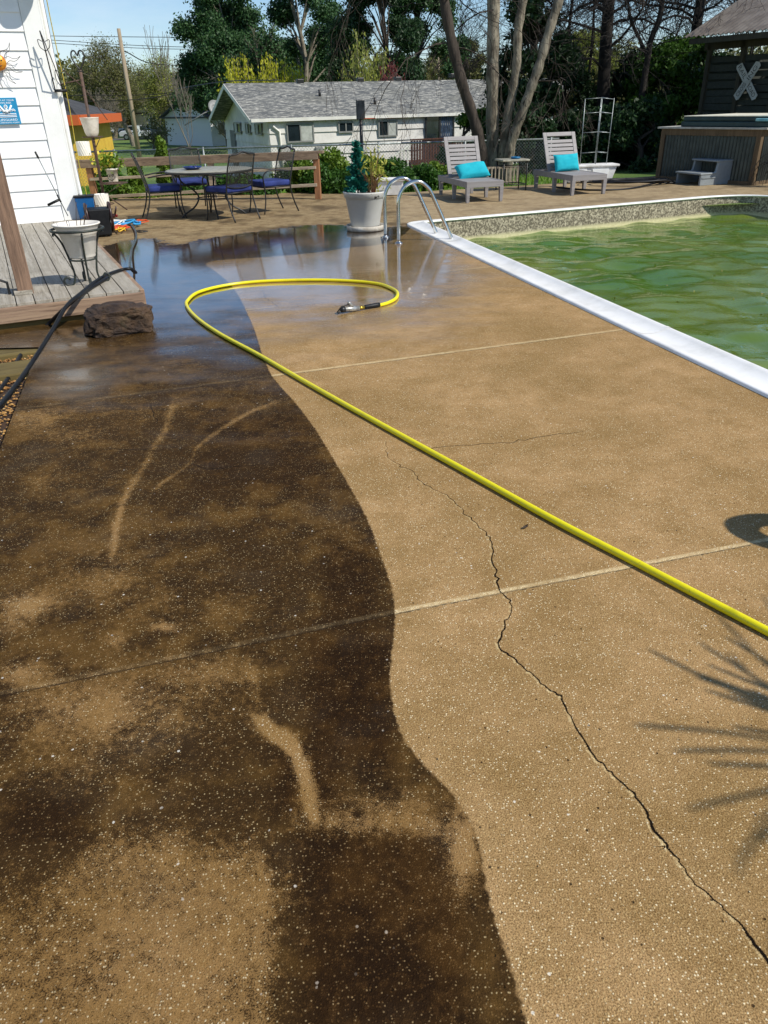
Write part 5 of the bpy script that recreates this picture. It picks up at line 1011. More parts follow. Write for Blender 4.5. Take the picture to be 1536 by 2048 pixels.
# ------------------------------------------------------------------ OTHER HOUSES
def simple_house(name_label, px, Dy, wd, dp, hgt, rise, rz, wallm, roofm, wins=(), base=None, cat='house', hip=False, trim=None, over=.4):
    b = D(px, 260, Dy); b.z = terrain_z(b.x, b.y) if base is None else base; t = thing('house', name_label, cat, b, rz)
    MB().box((0, 0, hgt/2), (wd, dp, hgt)).add([(-wd/2, -dp/2, hgt), (-wd/2, dp/2, hgt), (-wd/2, 0, hgt+rise), (wd/2, -dp/2, hgt), (wd/2, dp/2, hgt), (wd/2, 0, hgt+rise)], [(0, 2, 1), (3, 4, 5)] if not hip else []).build('wall', wallm, t)
    w2, d2 = wd/2+over, dp/2+over; zz = hgt-over*rise/(dp/2); ix_ = w2-(dp/2 if hip else 0)
    vs = [(-w2, -d2, zz), (w2, -d2, zz), (w2, d2, zz), (-w2, d2, zz), (-ix_, 0, hgt+rise+.05), (ix_, 0, hgt+rise+.05)]; vs += [(x, y, z+.14) for x, y, z in vs]
    fs = [(6, 7, 11, 10), (8, 9, 10, 11), (0, 4, 5, 1), (2, 5, 4, 3), (0, 1, 7, 6), (2, 3, 9, 8), (1, 2, 8, 7), (3, 0, 6, 9)]+([(7, 8, 11), (9, 6, 10)] if hip else [(6, 10, 4, 0), (9, 3, 4, 10), (7, 1, 5, 11), (8, 11, 5, 2)])
    MB().add(vs, fs).build('roof', roofm, t)
    if trim: MB().box((0, -d2-.05, zz+.02), (2*w2+.1, .1, .26)).box((-w2-.05, 0, zz+.02), (.1, 2*d2, .26)).box((w2+.05, 0, zz+.02), (.1, 2*d2, .26)).build('fascia', trim, t)
    for (x, z, ww, hh, kind) in wins:
        f = MB().box((x, -dp/2-.03, z), (ww+.16, .05, hh+.16)).build('window' if kind == 'w' else 'door', M['shade_trim'], t); MB().box((x, -dp/2-.062, z), (ww, .02, hh)).build('pane', M['glass'] if kind == 'w' else M['alum'], f)
    return t
M['yellow'] = mat('yellow_paint', '#d8b440', '#c9a236', 3, .7); M['darkroof'] = mat('dark_shingle', '#4a4a4a', '#3a3a3b', 2, .9); M['orangetrim'] = mat('orange_trim', '#c8602c', None, rough=.6)
yl = simple_house('yellow house with dark grey roof and orange fascia left of the utility pole', 66, 27, 3.7, 6, 2.5, .95, .12, M['yellow'], M['darkroof'], [(.35, 1.35, .9, 2.0, 'd')], hip=True, trim=M['orangetrim'], base=-1.05, over=.3)
for x in (1.15, 1.6):
    MB().tube([(x, -3.14, 1.15), (x, -3.22, 1.15)], .14, 12).tube([(x, -3.06, 1.2), (x, -3.06, 2.4)], .03, 6).build('electric_meter', M['galv'], yl, True)
    MB().box((x, -3.07, .9), (.24, .1, .4)).build('meter_box', M['alum'], yl, bevel=.01)
wl = lambda c1, c2=None: mat('wall_'+c1[1:], c1, c2 or c1, 2, .75)
simple_house('small blue grey house half hidden behind the utility pole', 248, 145, 8, 8, 2.7, 1.8, .5, wl('#8fa4b4', '#7c909e'), M['darkroof'], [(1, 1.4, 1, 1, 'w')])
simple_house('white roofed cottage far behind the yellow house', 226, 135, 7, 8, 3.6, 2.0, -.7, wl('#dadcd8'), wl('#e2e2de'), [(1, 1.4, 1, 1, 'w')])
simple_house('orange house with dark roof between the parked cars and trees', 283, 122, 6, 8, 2.7, 1.7, .75, wl('#d89a3a', '#c98a30'), M['darkroof'], [(1.5, 1.3, 1, 1.2, 'w'), (-1.5, 1.3, 1, 1.2, 'w')])
simple_house('grey cottage with porch in the middle of the street', 310, 118, 5.5, 7, 2.5, 1.5, .3, wl('#7d8486'), M['darkroof'], [(0, 1.2, .9, 1.9, 'd')])
simple_house('cream house with brown roof beside the white cottages', 337, 106, 5, 7, 2.8, 1.7, .9, wl('#e4d6ae', '#d6c79c'), wl('#4b3d33'), [(0, 1.4, .9, 1.1, 'w')])
simple_house('white cottage with mossy grey roof left of the ranch house', 368, 99, 4.6, 8, 2.6, 1.5, .75, wl('#d4d8da', '#c4c9cc'), wl('#5d5c56', '#4b4a45'), [(-1, 1.4, .8, 1, 'w'), (1.2, 1.4, .8, 1, 'w')])
simple_house('narrow white house directly behind the ranch house gable', 413, 80, 4, 8, 2.4, 1.3, .75, wl('#e2e4e6'), wl('#40464a'), [(-.9, 1.4, .7, .9, 'w'), (.9, 1.1, .8, 1.9, 'd')])
# utility poles and wires
M['pole'] = wood('pole_wood', '#a89880', '#8a7a64', '#5c5040', 0, 'z', .85, 8, .003)
def upole(pxt, pyt, pxb, Dy, label, r=.15, arm=None):
    r *= .7; b = D(pxb, 290, Dy); b.z = terrain_z(b.x, b.y); tp = D(pxt, pyt, Dy); t = thing('utility_pole', label, 'utility pole', b); MB().tube([(0, 0, 0), tp-b], [r*1.25, r*.85], 12).build('pole_shaft', M['pole'], t, True)
    if arm: d_ = tp-b; MB().box(d_-UP*arm, (1.8, .12, .12)).box(d_-UP*(arm+.9), (.4, .4, .8)).build('crossarm', M['pole'], t)
    return b, tp
b1, t1 = upole(237, 57, 275, 58, 'bare weathered utility pole nearest the yellow house', .19)
b2_, t2 = upole(508, 74, 516, 88, 'thin utility pole with crossarm behind the ranch house roof', .17, 1.2); b3, t3 = upole(877, 98, 878, 84, 'pale utility pole behind the right end of the ranch roof', .14)
MB().box(t1*0, (.01, .01, .01)) if False else None
wires = [((-40, 65, 60), (110, 72, 88), (508, 76, 88)), ((100, 80, 90), (300, 92, 88), (508, 96, 88)), ((100, 86, 90), (300, 97, 88), (508, 99, 88)), ((508, 76, 88), (740, 88, 86), (1000, 97, 84)), ((508, 96, 88), (740, 105, 86), (1000, 109, 84)), ((508, 98, 88), (740, 108, 86), (1000, 112, 84)), ((508, 114, 88), (740, 122, 86), (1000, 122, 84)),
         ((130, 192, 50), (370, 180, 70), (508, 116, 88)), ((130, 204, 45), (300, 196, 60), (420, 170, 75)), ((243, 100, 58), (330, 130, 66), (508, 122, 88)), ((350, 178, 60), (450, 163, 55), (560, 160, 50)), ((880, 102, 84), (1150, 108, 80), (1500, 112, 70)), ((880, 116, 84), (1150, 140, 80), (1500, 118, 70))]
for i, (a, b, c_) in enumerate(wires):
    pts = smooth_path([D(*a), D(*b), D(*c_)], 8); o = MB().tube(pts, .034, 4).build('power_line', M['black'], loc=pts[0]); tag(o, 'thin black utility line strung between the poles across the sky', 'power line', 'power lines behind the houses')
# cars
def make_car(label, px, Dy, rz, c_):
    b = D(px, 268, Dy); b.z = terrain_z(b.x, b.y); t = thing('parked_car', label, 'car', b, rz, 'cars parked in the street')
    body = [(-2.2, .35), (-2.25, .75), (-1.95, .95), (-1.4, 1.0), (1.1, .95), (2.0, .82), (2.25, .65), (2.25, .35)]; cab = [(-1.7, .98), (-1.15, 1.42), (.35, 1.45), (1.15, .96)]
    MB().prism(body, (0, -.85, 0), (1, 0, 0), UP, (0, 1.7, 0)).build('body', c_, t, bevel=.08); MB().prism(cab, (0, -.72, 0), (1, 0, 0), UP, (0, 1.44, 0)).build('cabin_glass', M['glass'], t, bevel=.06); MB().prism([(-1.2, 1.40), (-1.1, 1.47), (.3, 1.5), (.42, 1.42)], (0, -.7, 0), (1, 0, 0), UP, (0, 1.4, 0)).build('roof_panel', c_, t, bevel=.02)
    for x in (-1.4, 1.4):
        for y in (-.84, .84): w_ = MB().tube([(x, y-.1, .32), (x, y+.1, .32)], .33, 16).build('wheel', M['blackrub'], t); MB().tube([(x, y-.11, .32), (x, y+.11, .32)], .18, 12).build('hubcap', M['galv'], w_)
    return t
cw_ = mat('white_car_paint', '#e8e9ea', None, rough=.2, coat=1); cs_ = mat('silver_car_paint', '#b9bcc0', None, rough=.25, coat=1); cd_ = mat('dark_car_paint', '#2a3038', None, rough=.2, coat=1)
make_car('white sedan parked left of the arborvitae bush', 318, 104, .1, cw_); make_car('silver sedan parked right behind the nearer utility pole', 280, 98, .05, cs_); make_car('white car parked in front of the blue grey house', 222, 118, .3, cw_); make_car('dark car parked between the white car and silver sedan', 243, 122, .9, cd_); make_car('black car in shade beside the white cottages', 350, 97, .4, cd_)
rd = MB().par((-70, 94, terrain_z(0, 94)+.008), (70, 6, 0), (0, 7, 0), (0, 0, .004)).build('road', M['asphalt']); tag(rd, 'grey street where the far cars are parked', kind='structure')
ys_ = thing('yard_sign', 'small white yard sign beside the nearer utility pole', 'sign', D(273, 262, 66)); ys_.location.z = terrain_z(ys_.location.x, 66)
zz_ = D(273, 262, 66).z-ys_.location.z; MB().box((0, 0, zz_), (.55, .03, .7)).build('panel', M['white'], ys_); MB().tube([(0, .02, 0), (0, .02, zz_)], .03, 6).build('stake', M['galv'], ys_); text('29', (0, -.017, zz_-.15), (1, 0, 0), UP, .3, .35, M['black'], ys_)
# ------------------------------------------------------------------ SHELTER
se_ = Vector((.5, -.866, 0)); sb_ = Vector((.866, .5, 0)); sp0 = D(1402, 200, 22.0); sp0.z = -.12
sh_ = thing('timber_shelter', 'dark pallet board shelter with corrugated metal roof behind the hot tub', 'shelter', sp0)
M['pallet'] = wood('pallet_board', '#353a34', '#292d27', '#141613', 0, 'x', .85, 9, .004); M['shpost'] = wood('shelter_post', '#3f3c2f', '#322f25', '#1a1813', 0, 'z', .85, 10, .003); M['tin'] = mat('tin_roof', '#8d8478', '#6b6259', 3, .45, metal=.4)
ezz = D(1387, 74, 21.8).z-sp0.z
for k in range(4): MB().par(sp0+se_*(k*.98)-sb_*.06, se_*.1, sb_*.1, UP*(ezz-.12)).build('post', M['shpost'], sh_, world=True, bevel=.004)
MB().par(sp0+se_*2.94+sb_*.0, se_*.1, sb_*.1, UP*(ezz-.12)).par(sp0-se_*.1+sb_*-.06+UP*(ezz-.28), se_*3.4, sb_*.05, UP*.16).build('beam', M['shpost'], sh_, world=True)
rr = random.Random(6)
for c_i in range(3):
    z = .15
    while z < ezz-.55:
        hh = rr.uniform(.1, .15); MB().par(sp0+se_*(c_i*.98+.1)+sb_*rr.uniform(0, .02)+UP*z, se_*.87+UP*rr.uniform(-.015, .015), sb_*.02, UP*hh).build('wall_board', M['pallet'], sh_, world=True); z += hh+rr.choice((.012, .02, .05))
MB().par(sp0+sb_*3.2+se_*.05, se_*3.2, sb_*.06, UP*(ezz-.5)).par(sp0+sb_*.1-se_*.0, sb_*3.1, se_*.04, UP*(ezz-.4)).build('back_wall', M['pallet'], sh_, world=True)
r0v = D(1385, 74, 21.8); upr = (sb_+UP*.45).normalized(); v_, f_ = corr(r0v-sb_*.15-se_*.15, se_, upr, 4.2, 4.4, sb_.cross(se_)*0+UP, .016, .14, 6)
o = MB().add(v_, f_).build('roof', M['tin'], sh_, world=True); sm_ = o.modifiers.new('solid', 'SOLIDIFY'); sm_.thickness = .012
MB().par(r0v-sb_*.1-UP*.16, se_*3.4, sb_*.05, UP*.12).build('eave_board', M['shpost'], sh_, world=True)
n_s = -sb_; po = sp0-sb_*.1; cc_ = PL(1494, 162, po, n_s); xs_ = thing('crossing_sign', 'weathered white crossbuck sign on the shelter wall', 'sign', cc_)
tl_ = PL(1478, 128, po, n_s); br__ = PL(1510, 196, po, n_s); bl_ = PL(1471, 198, po, n_s); tr_ = PL(1519, 126, po, n_s)
M['signw'] = mat('faded_sign_white', '#b3b4b0', '#9c9e99', 6, .6)
def blade(p, q, off, wd, txt):
    d_ = (q-p).normalized(); L = (q-p).length; u_ = n_s.cross(d_).normalized(); u_ = u_ if u_.z > 0 else -u_; p0 = p-cc_+n_s*off
    mb = MB(); mb.prism([(0, -wd/2+.03), (.05, -wd/2-.01), (L-.01, -wd/2), (L+.03, 0), (L-.01, wd/2), (.04, wd/2)], p0, d_, u_, n_s*.012); mb.build('blade', M['signw'], xs_)
    for s_, c__ in txt: text(s_, p0+d_*(L*c__)-u_*(wd*.27)+n_s*.0125, d_, u_, wd*.55, L*(.36 if len(s_) > 4 or len(txt) < 2 else .36), M['black'], xs_)
blade(tl_, br__, .0, .17, (('RAIL', .24), ('ROAD', .77))); blade(bl_, tr_, .02, .17, (('CROSS', .27), ('ING', .74)))
# ------------------------------------------------------------------ VEGETATION
bark_g = mat('grey_bark', '#8f8778', '#6d6456', 7, .9, bump=.01, bscale=25, stretch=(1, 1, .25)); bark_d = mat('dark_bark', '#4a4036', '#332b24', 7, .9, bump=.012, bscale=25, stretch=(1, 1, .25)); bark_p = mat('pale_bark', '#968d7a', '#554d40', 7, .9, bump=.03, bscale=16, fleck='#3d362c', fsc=11, stretch=(1, 1, .35)); bark_k = mat('black_bark', '#2c2620', '#1d1915', 7, .95, bump=.01, bscale=25)
def grow(mb, p, d, L, r, lev, rnd, tips, spread=.6, nb=4, up=.15, seg=5, droop=0, minr=.004, wig=.16):
    pts = [p.copy()]; dd = d.copy(); q = p.copy()
    for k in range(seg):
        dd = (dd+Vector((rnd.gauss(0, wig), rnd.gauss(0, wig), rnd.gauss(0, wig)+up*.3-droop*.3))).normalized(); q = q+dd*(L/seg); pts.append(q.copy())
    rs = [max(r*(1-.55*k/seg), minr) for k in range(seg+1)]; mb.tube(pts, rs, 8 if r > .08 else (5 if r > .025 else 3), cap=False)
    if lev == 0: tips.append(pts[-1]); tips.append(pts[-2]); tips.append(pts[seg//2]); return
    for k in range(nb):
        t = .35+.65*(k+rnd.random())/nb; i = min(int(t*seg), seg-1); b = pts[i]+(pts[i+1]-pts[i])*(t*seg-i); a = rnd.random()*6.283
        o = dd.orthogonal().normalized(); o2 = dd.cross(o); nd = (dd*(1-spread*.6)+(o*math.cos(a)+o2*math.sin(a))*spread+UP*up).normalized(); grow(mb, b, nd, L*rnd.uniform(.5, .72), rs[i]*.55, lev-1, rnd, tips, spread, nb, up, max(seg-1, 3), droop, minr, wig)
    grow(mb, pts[-1], dd, L*.6, rs[-1]*.9, lev-1, rnd, tips, spread, nb, up, max(seg-1, 3), droop, minr, wig)
def tree(name, label, px, Dy, h, seed, bark, leafm=None, lev=4, spread=.7, nb=4, r=.15, leaf=.12, nl=6000, sp=.35, lean=(0, 0), minr=.008, trunk=.35, group=None, droop=0, up=.15, aspect=1.6, base=None):
    rnd = random.Random(seed); b = D(px, 250, Dy); b.z = terrain_z(b.x, b.y) if base is None else base; t = thing(name, label, 'tree', b, 0, group); mb = MB(); tips = []
    d0 = Vector((lean[0], lean[1], 1)).normalized(); grow(mb, Vector((0, 0, -.1)), d0, h*trunk, r, lev, rnd, tips, spread, nb, up, 6, droop, minr); 
    mb.build('trunk', bark, t, True)
    if leafm:
        T = np.array([list(x) for x in tips]); rg = np.random.default_rng(seed); P_ = T[rg.integers(0, len(T), nl)]+rg.normal(size=(nl, 3))*sp+np.array(b); leaves('crown', P_, leaf, leafm, t, aspect, seed=seed)
    return t, tips
LM = dict(pine=leafmat('pine_needles', '#223c22', '#476839', .15), dark=leafmat('evergreen_leaf', '#142811', '#34502a', .2), mid=leafmat('mid_leaf', '#2c4a18', '#4e7026', .3), bud=leafmat('budding_leaf', '#7d8a3a', '#a8ab55', .35), yel=leafmat('yellow_green_leaf', '#a4a62a', '#cbc83c', .4), red=leafmat('red_bud', '#6a3436', '#8a4a44', .3), olive=leafmat('olive_leaf', '#5a5f34', '#7d7c48', .3), box=leafmat('boxwood_leaf', '#24421a', '#4d7428', .3), arb=leafmat('arborvitae_leaf', '#3d5c1c', '#7b9430', .3), grey=leafmat('pale_bud', '#9a9484', '#b4ae9c', .3))
def clump_tree(name, label, px, Dy, top_py, seed, leafm, bark, width, n=14000, leaf=.16, ncl=26, low=.25, group=None, tri=False, aspect=1.6, trunk_r=.2):
    b = D(px, 250, Dy); b.z = terrain_z(b.x, b.y); top = D(px, top_py, Dy).z; H = top-b.z; t = thing(name, label, 'tree', b, 0, group); rg = np.random.default_rng(seed); rnd = random.Random(seed)
    mb = MB(); hub = [Vector((rnd.gauss(0, .06)*k, rnd.gauss(0, .06)*k, H*k/6)) for k in range(7)]; mb.tube(hub, [trunk_r*(1-.13*k) for k in range(7)], 8)
    C_ = []; S_ = []
    for k in range(ncl):
        z = H*(low+(1-low)*rnd.random()**.8); f = 1-max(0, (z/H-.55))/.45*.75; a = rnd.random()*6.283; rad = width*f*rnd.uniform(.25, 1)**.6; c_ = Vector((rad*math.cos(a), rad*math.sin(a), min(z, H*.96))); C_.append(c_); S_.append(rnd.uniform(.5, 1)*width*(.205 if leaf > .2 else .3))
        i = max(0, min(5, int(z/H*6-1))); mb.tube([hub[i], (hub[i]+c_)/2+UP*.1*width, c_], [trunk_r*.32, trunk_r*.2, trunk_r*.08], 5, cap=False)
    mb.build('trunk', bark, t, True)
    n = int(n*(3.2 if leaf > .2 else 1.5)); w_ = np.array(S_)**2; idx_ = rg.choice(ncl, n, p=w_/w_.sum()); v = rg.normal(size=(n, 3)); v /= np.linalg.norm(v, axis=1, keepdims=True); v *= (rg.random((n, 1))**.5)*np.array([1, 1, .6]); P_ = np.array([list(x) for x in C_])[idx_]+v*np.array(S_)[idx_][:, None]+rg.normal(size=(n, 3))*.06*width
    leaves('crown', P_+np.array(b), leaf*(.38 if leaf > .2 else .8), leafm, t, 1.9, seed=seed, tri=tri); return t
# multi-stemmed tree behind the loungers
TD = 19.5; tb_ = D(990, 330, TD); tb_.z = -.2; ct = thing('clump_tree', 'multi stemmed bare tree with four pale trunks between the loungers', 'tree', tb_)
stems = [([(966, 380), (962, 300), (948, 240), (925, 170), (905, 90), (888, 0), (872, -110), (860, -260)], .135, .1, bark_d, 0), ([(986, 385), (985, 310), (985, 200), (986, 100), (987, 0), (984, -120), (980, -300)], .155, .125, bark_p, .25), ([(1001, 385), (1006, 300), (1014, 240), (1026, 180), (1034, 120), (1036, 60), (1046, 0), (1056, -90), (1070, -260)], .105, .09, bark_p, .1), ([(1012, 385), (1020, 300), (1034, 252), (1050, 210), (1066, 165), (1082, 120), (1101, 52), (1118, 0), (1140, -90), (1165, -260)], .115, .09, bark_p, -.1)]
rnd = random.Random(21)
for P_, ra_, rb_, mt, off in stems:
    pts = smooth_path([D(x, y, TD+off) for x, y in P_], 5); m_ = len(pts); MB().tube(pts, [ra_+(rb_-ra_)*i/m_+.01*math.sin(i*1.7) for i in range(m_)], 12).build('trunk', mt, ct, True, True)
tips = []; mb = MB()
for (x, y, dx, dz, L_, dr_) in ((888, 5, .2, .2, 2.0, .5), (905, 85, -1, .1, 2.2, .9), (905, 95, 1, .3, 1.6, .6), (987, 20, -1, .3, 1.8, .9), (1066, 165, 1, .35, 1.3, .0), (1118, -10, 1, .2, 2.2, .7), (880, -80, -1, .1, 2.4, .9)):
    grow(mb, D(x, y, TD), Vector((dx, rnd.uniform(-.4, .4), dz)).normalized(), L_, .02, 3, rnd, tips, .6, 3, .0, 6, dr_*.8, .0035, .2)
mb.build('branches', bark_d, ct, False, True)
# pines and broad evergreens
clump_tree('pine_tree', 'tall dark pine left of the thin utility pole', 470, 66, -30, 31, LM['pine'], bark_g, 4.4, 22000, .28, 44, .28); clump_tree('pine_tree', 'broad dark evergreen with the lowest dark crown left of the pines', 452, 74, 45, 32, LM['pine'], bark_g, 4.2, 14000, .28, 30, .25)
clump_tree('pine_tree', 'tall pine with open crown and visible pale trunk right of the thin utility pole', 618, 68, -60, 33, LM['pine'], bark_p, 4.6, 9000, .26, 19, .5, trunk_r=.32); clump_tree('pine_tree', 'dark evergreen filling the gap behind the open crowned pine', 568, 80, 95, 34, LM['pine'], bark_d, 5.5, 17000, .3, 36, .2); clump_tree('pine_tree', 'dark evergreen behind the middle of the ranch roof', 672, 84, 62, 35, LM['pine'], bark_d, 4.8, 14000, .3, 30, .15)
clump_tree('pine_tree', 'tall dark tree above the yellow green willow', 770, 56, -120, 36, LM['dark'], bark_d, 3.6, 20000, .25, 44, .25); clump_tree('pine_tree', 'tall dark tree left of the clump of pale trunks', 838, 60, -90, 37, LM['pine'], bark_d, 3.3, 18000, .26, 40, .22); clump_tree('pine_tree', 'round dark evergreen low behind the right end of the ranch roof', 925, 72, 78, 38, LM['olive'], bark_d, 2.6, 8000, .25, 22, .1)
tree('bare_tree', 'tall feathery half bare tree reaching in front of the left pine', 510, 62, 10.5, 39, bark_p, LM['pine'], 4, .5, 4, .14, .12, 5000, .3, up=.3, trunk=.36, minr=.014)
# yellow green shrubs behind roof
for i, (px, Dy, tp, wd, lm, lb, kind) in enumerate([(488, 56, 98, 1.5, 'yel', 'yellow green shrub left of the thin utility pole above the roof', 'w'), (545, 57, 98, 1.5, 'yel', 'bright yellow green shrub just right of the thin utility pole', 'w'), (590, 58, 108, 1.3, 'yel', 'yellow green shrub farthest right above the roof peak', 'w'), (735, 54, 48, 1.6, 'bud', 'tall olive yellow willow above the middle of the roof', 'w'), (705, 58, 80, 1.5, 'olive', 'olive shrub left of the tall willow', 'w'), (785, 52, 105, .8, 'red', 'red budded shrub beside the tall willow', 'w'), (850, 60, 110, 1.4, 'olive', 'olive budding shrub right of the red shrub', 'w')]):
    b = D(px, 250, Dy); b.z = terrain_z(b.x, b.y); H = D(px, tp, Dy).z-b.z; t = thing('shrub', lb, 'shrub', b); mb = MB(); Pn = []; Dn = []; rnd = random.Random(50+i)
    for k in range(60):
        a = rnd.random()*6.28; r_ = wd*rnd.random()**.5; h_ = H*rnd.uniform(.65, 1)*(1-.25*(r_/wd)**2); pts = [Vector((r_*.25*math.cos(a), r_*.25*math.sin(a), 0)), Vector((r_*.6*math.cos(a), r_*.6*math.sin(a), h_*.5)), Vector((r_*math.cos(a)+rnd.gauss(0, .1), r_*math.sin(a), h_))]; mb.tube(pts, [.04, .025, .01], 4, cap=False)
        for j in range(90): u_ = .35+.65*rnd.random(); s_ = pts[1]+(pts[2]-pts[1])*(u_*2-1) if u_ > .5 else pts[0]+(pts[1]-pts[0])*u_*2; Pn.append((s_.x+rnd.gauss(0, .1), s_.y+rnd.gauss(0, .1), s_.z+rnd.gauss(0, .12))); Dn.append((rnd.gauss(0, .2), rnd.gauss(0, .2), 1))
    mb.build('stem', bark_g, t); leaves('foliage', np.array(Pn)+np.array(b), .085, LM[lm], t, 2.2, dirs=Dn, seed=i)
# street trees on the left
tree('budding_tree', 'large grey green budding tree behind the utility pole', 262, 80, 9.6, 61, bark_g, LM['olive'], 4, .75, 5, .3, .075, 30000, .35, trunk=.42, minr=.02); tree('budding_tree', 'olive budding tree between the utility pole and the bare sapling', 330, 86, 8.6, 62, bark_g, LM['bud'], 4, .75, 5, .25, .075, 26000, .35, trunk=.42, minr=.018)
tree('budding_tree', 'pale budded tree left of the dark pines', 394, 84, 9.0, 63, bark_g, LM['grey'], 4, .7, 5, .2, .07, 14000, .3, trunk=.42, minr=.016); clump_tree('evergreen_tree', 'round dark evergreen behind the yellow house roof', 178, 90, 130, 64, LM['olive'], bark_d, 2.8, 8000, .26, 20, .1)
tree('budding_tree', 'hazy olive tree filling the gap above the orange house', 300, 112, 10.5, 161, bark_g, LM['olive'], 4, .8, 5, .3, .1, 26000, .45, trunk=.35, minr=.02); tree('budding_tree', 'olive hazy tree between the round evergreen and the large budding tree', 225, 105, 9.5, 162, bark_g, LM['olive'], 4, .8, 5, .3, .1, 22000, .45, trunk=.35, minr=.02); tree('budding_tree', 'brownish green hazy tree behind the white cottages', 368, 118, 10, 163, bark_g, LM['bud'], 4, .8, 5, .3, .1, 24000, .45, trunk=.35, minr=.02); tree('bare_tree', 'tall thin bare sapling in front of the white cottages', 388, 36, 7.0, 65, bark_g, None, 3, .22, 4, .04, up=.6, trunk=.42, minr=.008); tree('bare_tree', 'low bare branching tree in front of the orange house', 298, 70, 4.6, 66, bark_p, LM['olive'], 3, .8, 4, .14, .1, 700, .3, trunk=.3, minr=.014, lean=(.2, 0)); tree('bare_tree', 'bare twiggy tree rising left of the utility pole', 208, 70, 6.6, 67, bark_g, None, 4, .6, 4, .08, minr=.012, trunk=.34)
# distant woods (one mass)
rg = np.random.default_rng(77); nn_ = 110000; xx = rg.uniform(-70, 95, nn_); yy = rg.uniform(128, 165, nn_); hh_ = 7.5+2.2*np.sin(xx*.21)+1.4*np.sin(xx*.53+1)+1.0*np.sin(xx*1.3); zz = -1.6+(yy-130)*.02+hh_*rg.random(nn_)**.7
o = leaves('distant_woods', np.stack([xx, yy, zz], 1), .36, LM['olive'], None, 1.6, loc=(0, 140, 0), kind='stuff'); tag(o, 'olive brown band of distant woods closing the view', 'woods')
# right hand trees
for (px, Dy, tp, sd_, lm, wd, nlv, lb, ncl) in ((1062, 24.5, -60, 71, 'dark', 1.35, 19000, 'tall dark evergreen directly behind the pale trunks', 38), (1122, 27, 75, 72, 'dark', 1.5, 15000, 'dark evergreen between the pale trunks and the dark bare trunk', 30), (1190, 29, 150, 73, 'olive', 1.7, 11000, 'brownish half bare thicket behind the wire trellis', 26), (1262, 26.5, 118, 74, 'dark', 1.5, 16000, 'dark leafy bush right of the straight dark trunk', 30), (1340, 24.5, 84, 75, 'mid', 1.55, 19000, 'large glossy green bush left of the shelter', 34), (1395, 26, 95, 76, 'dark', 1.2, 11000, 'dark bush tucked against the shelter corner', 20), (1135, 23.3, 235, 77, 'dark', 1.2, 11000, 'low dark hedge behind the farther lounger', 20), (1220, 22.8, 225, 78, 'dark', 1.15, 12000, 'low dark hedge behind the wire trellis', 22), (1288, 22.0, 215, 79, 'dark', 1.1, 12000, 'low dark hedge beside the hot tub', 22), (1345, 24, 200, 80, 'dark', 1.1, 8000, 'shaded hedge hidden behind the hot tub cover', 16), (950, 27, 225, 81, 'mid', 1.1, 5000, 'green bush at the foot of the clump tree by the ranch house', 14), (1060, 22.3, 215, 82, 'dark', .9, 8000, 'dark ivy thicket right behind the clump of pale trunks', 18)):
    clump_tree('evergreen_bush', lb, px, Dy, tp, sd_, LM[lm], bark_d, wd, nlv, .085, ncl, .06, trunk_r=.1)
def bare(label, pts_px, Dy, r0_, r1_, seed, mt, nbr=9, L_=2.6, bl=3, up=.12):
    b = D(*pts_px[0], Dy); t = thing('bare_tree', label, 'tree', b); pts = smooth_path([D(x, y, Dy) for x, y in pts_px], 5); MB().tube(pts, [r0_+(r1_-r0_)*i/len(pts) for i in range(len(pts))], 10).build('trunk', mt, t, True, True)
    rnd = random.Random(seed); mb = MB(); tips = []
    for k in range(nbr): i = int(len(pts)*(.35+.6*(k+rnd.random())/nbr)); i = min(i, len(pts)-1); s_ = 1 if k % 2 else -1; grow(mb, pts[i], Vector((s_, rnd.uniform(-.6, .6), rnd.uniform(.1, .9))).normalized(), L_*rnd.uniform(.6, 1.1), max(r1_*.3, .014), bl, rnd, tips, .65, 4, up, 5, .1, .0045, .2)
    mb.build('branches', mt, t, False, True)
bare('straight dark bare tree trunk behind the trellis', [(1196, 345), (1204, 250), (1208, 150), (1213, 70), (1218, 0), (1224, -120), (1230, -300)], 25, .2, .14, 91, bark_k, 12); bare('slender forked bare tree right of the straight dark trunk', [(1276, 270), (1284, 190), (1295, 120), (1302, 80), (1318, 40), (1325, 0), (1335, -100)], 23.5, .09, .06, 92, bark_k, 14, 2.2); bare('thin bare stem leaning left from the slender forked tree', [(1296, 118), (1280, 80), (1262, 40), (1255, 0), (1240, -80)], 23.6, .05, .035, 93, bark_k, 8, 1.6)
bare('dark bare tree rising behind the shelter roof corner', [(1386, 160), (1390, 90), (1395, 40), (1402, 0), (1410, -100)], 27, .17, .13, 94, bark_k, 10, 3); bare('bare tree peeking above the shelter roof', [(1466, 40), (1480, 5), (1500, -60), (1520, -140)], 31, .16, .12, 95, bark_k, 10, 3.4); bare('thin bare tree between the pale trunks and the dark trunk', [(1124, 330), (1128, 200), (1135, 100), (1140, 40), (1150, -40), (1160, -140)], 26, .05, .04, 96, bark_k, 10, 2.4, 3); bare('thin crooked bare stem left of the straight dark trunk', [(1170, 330), (1168, 220), (1180, 130), (1186, 60), (1190, -20), (1200, -120)], 27, .05, .03, 97, bark_k, 10, 2.4, 3); bare('dark bare stem behind the pale trunk clump', [(1060, 330), (1064, 160), (1070, 60), (1066, -60), (1070, -160)], 28, .12, .1, 98, bark_k, 8, 2.6, 3)
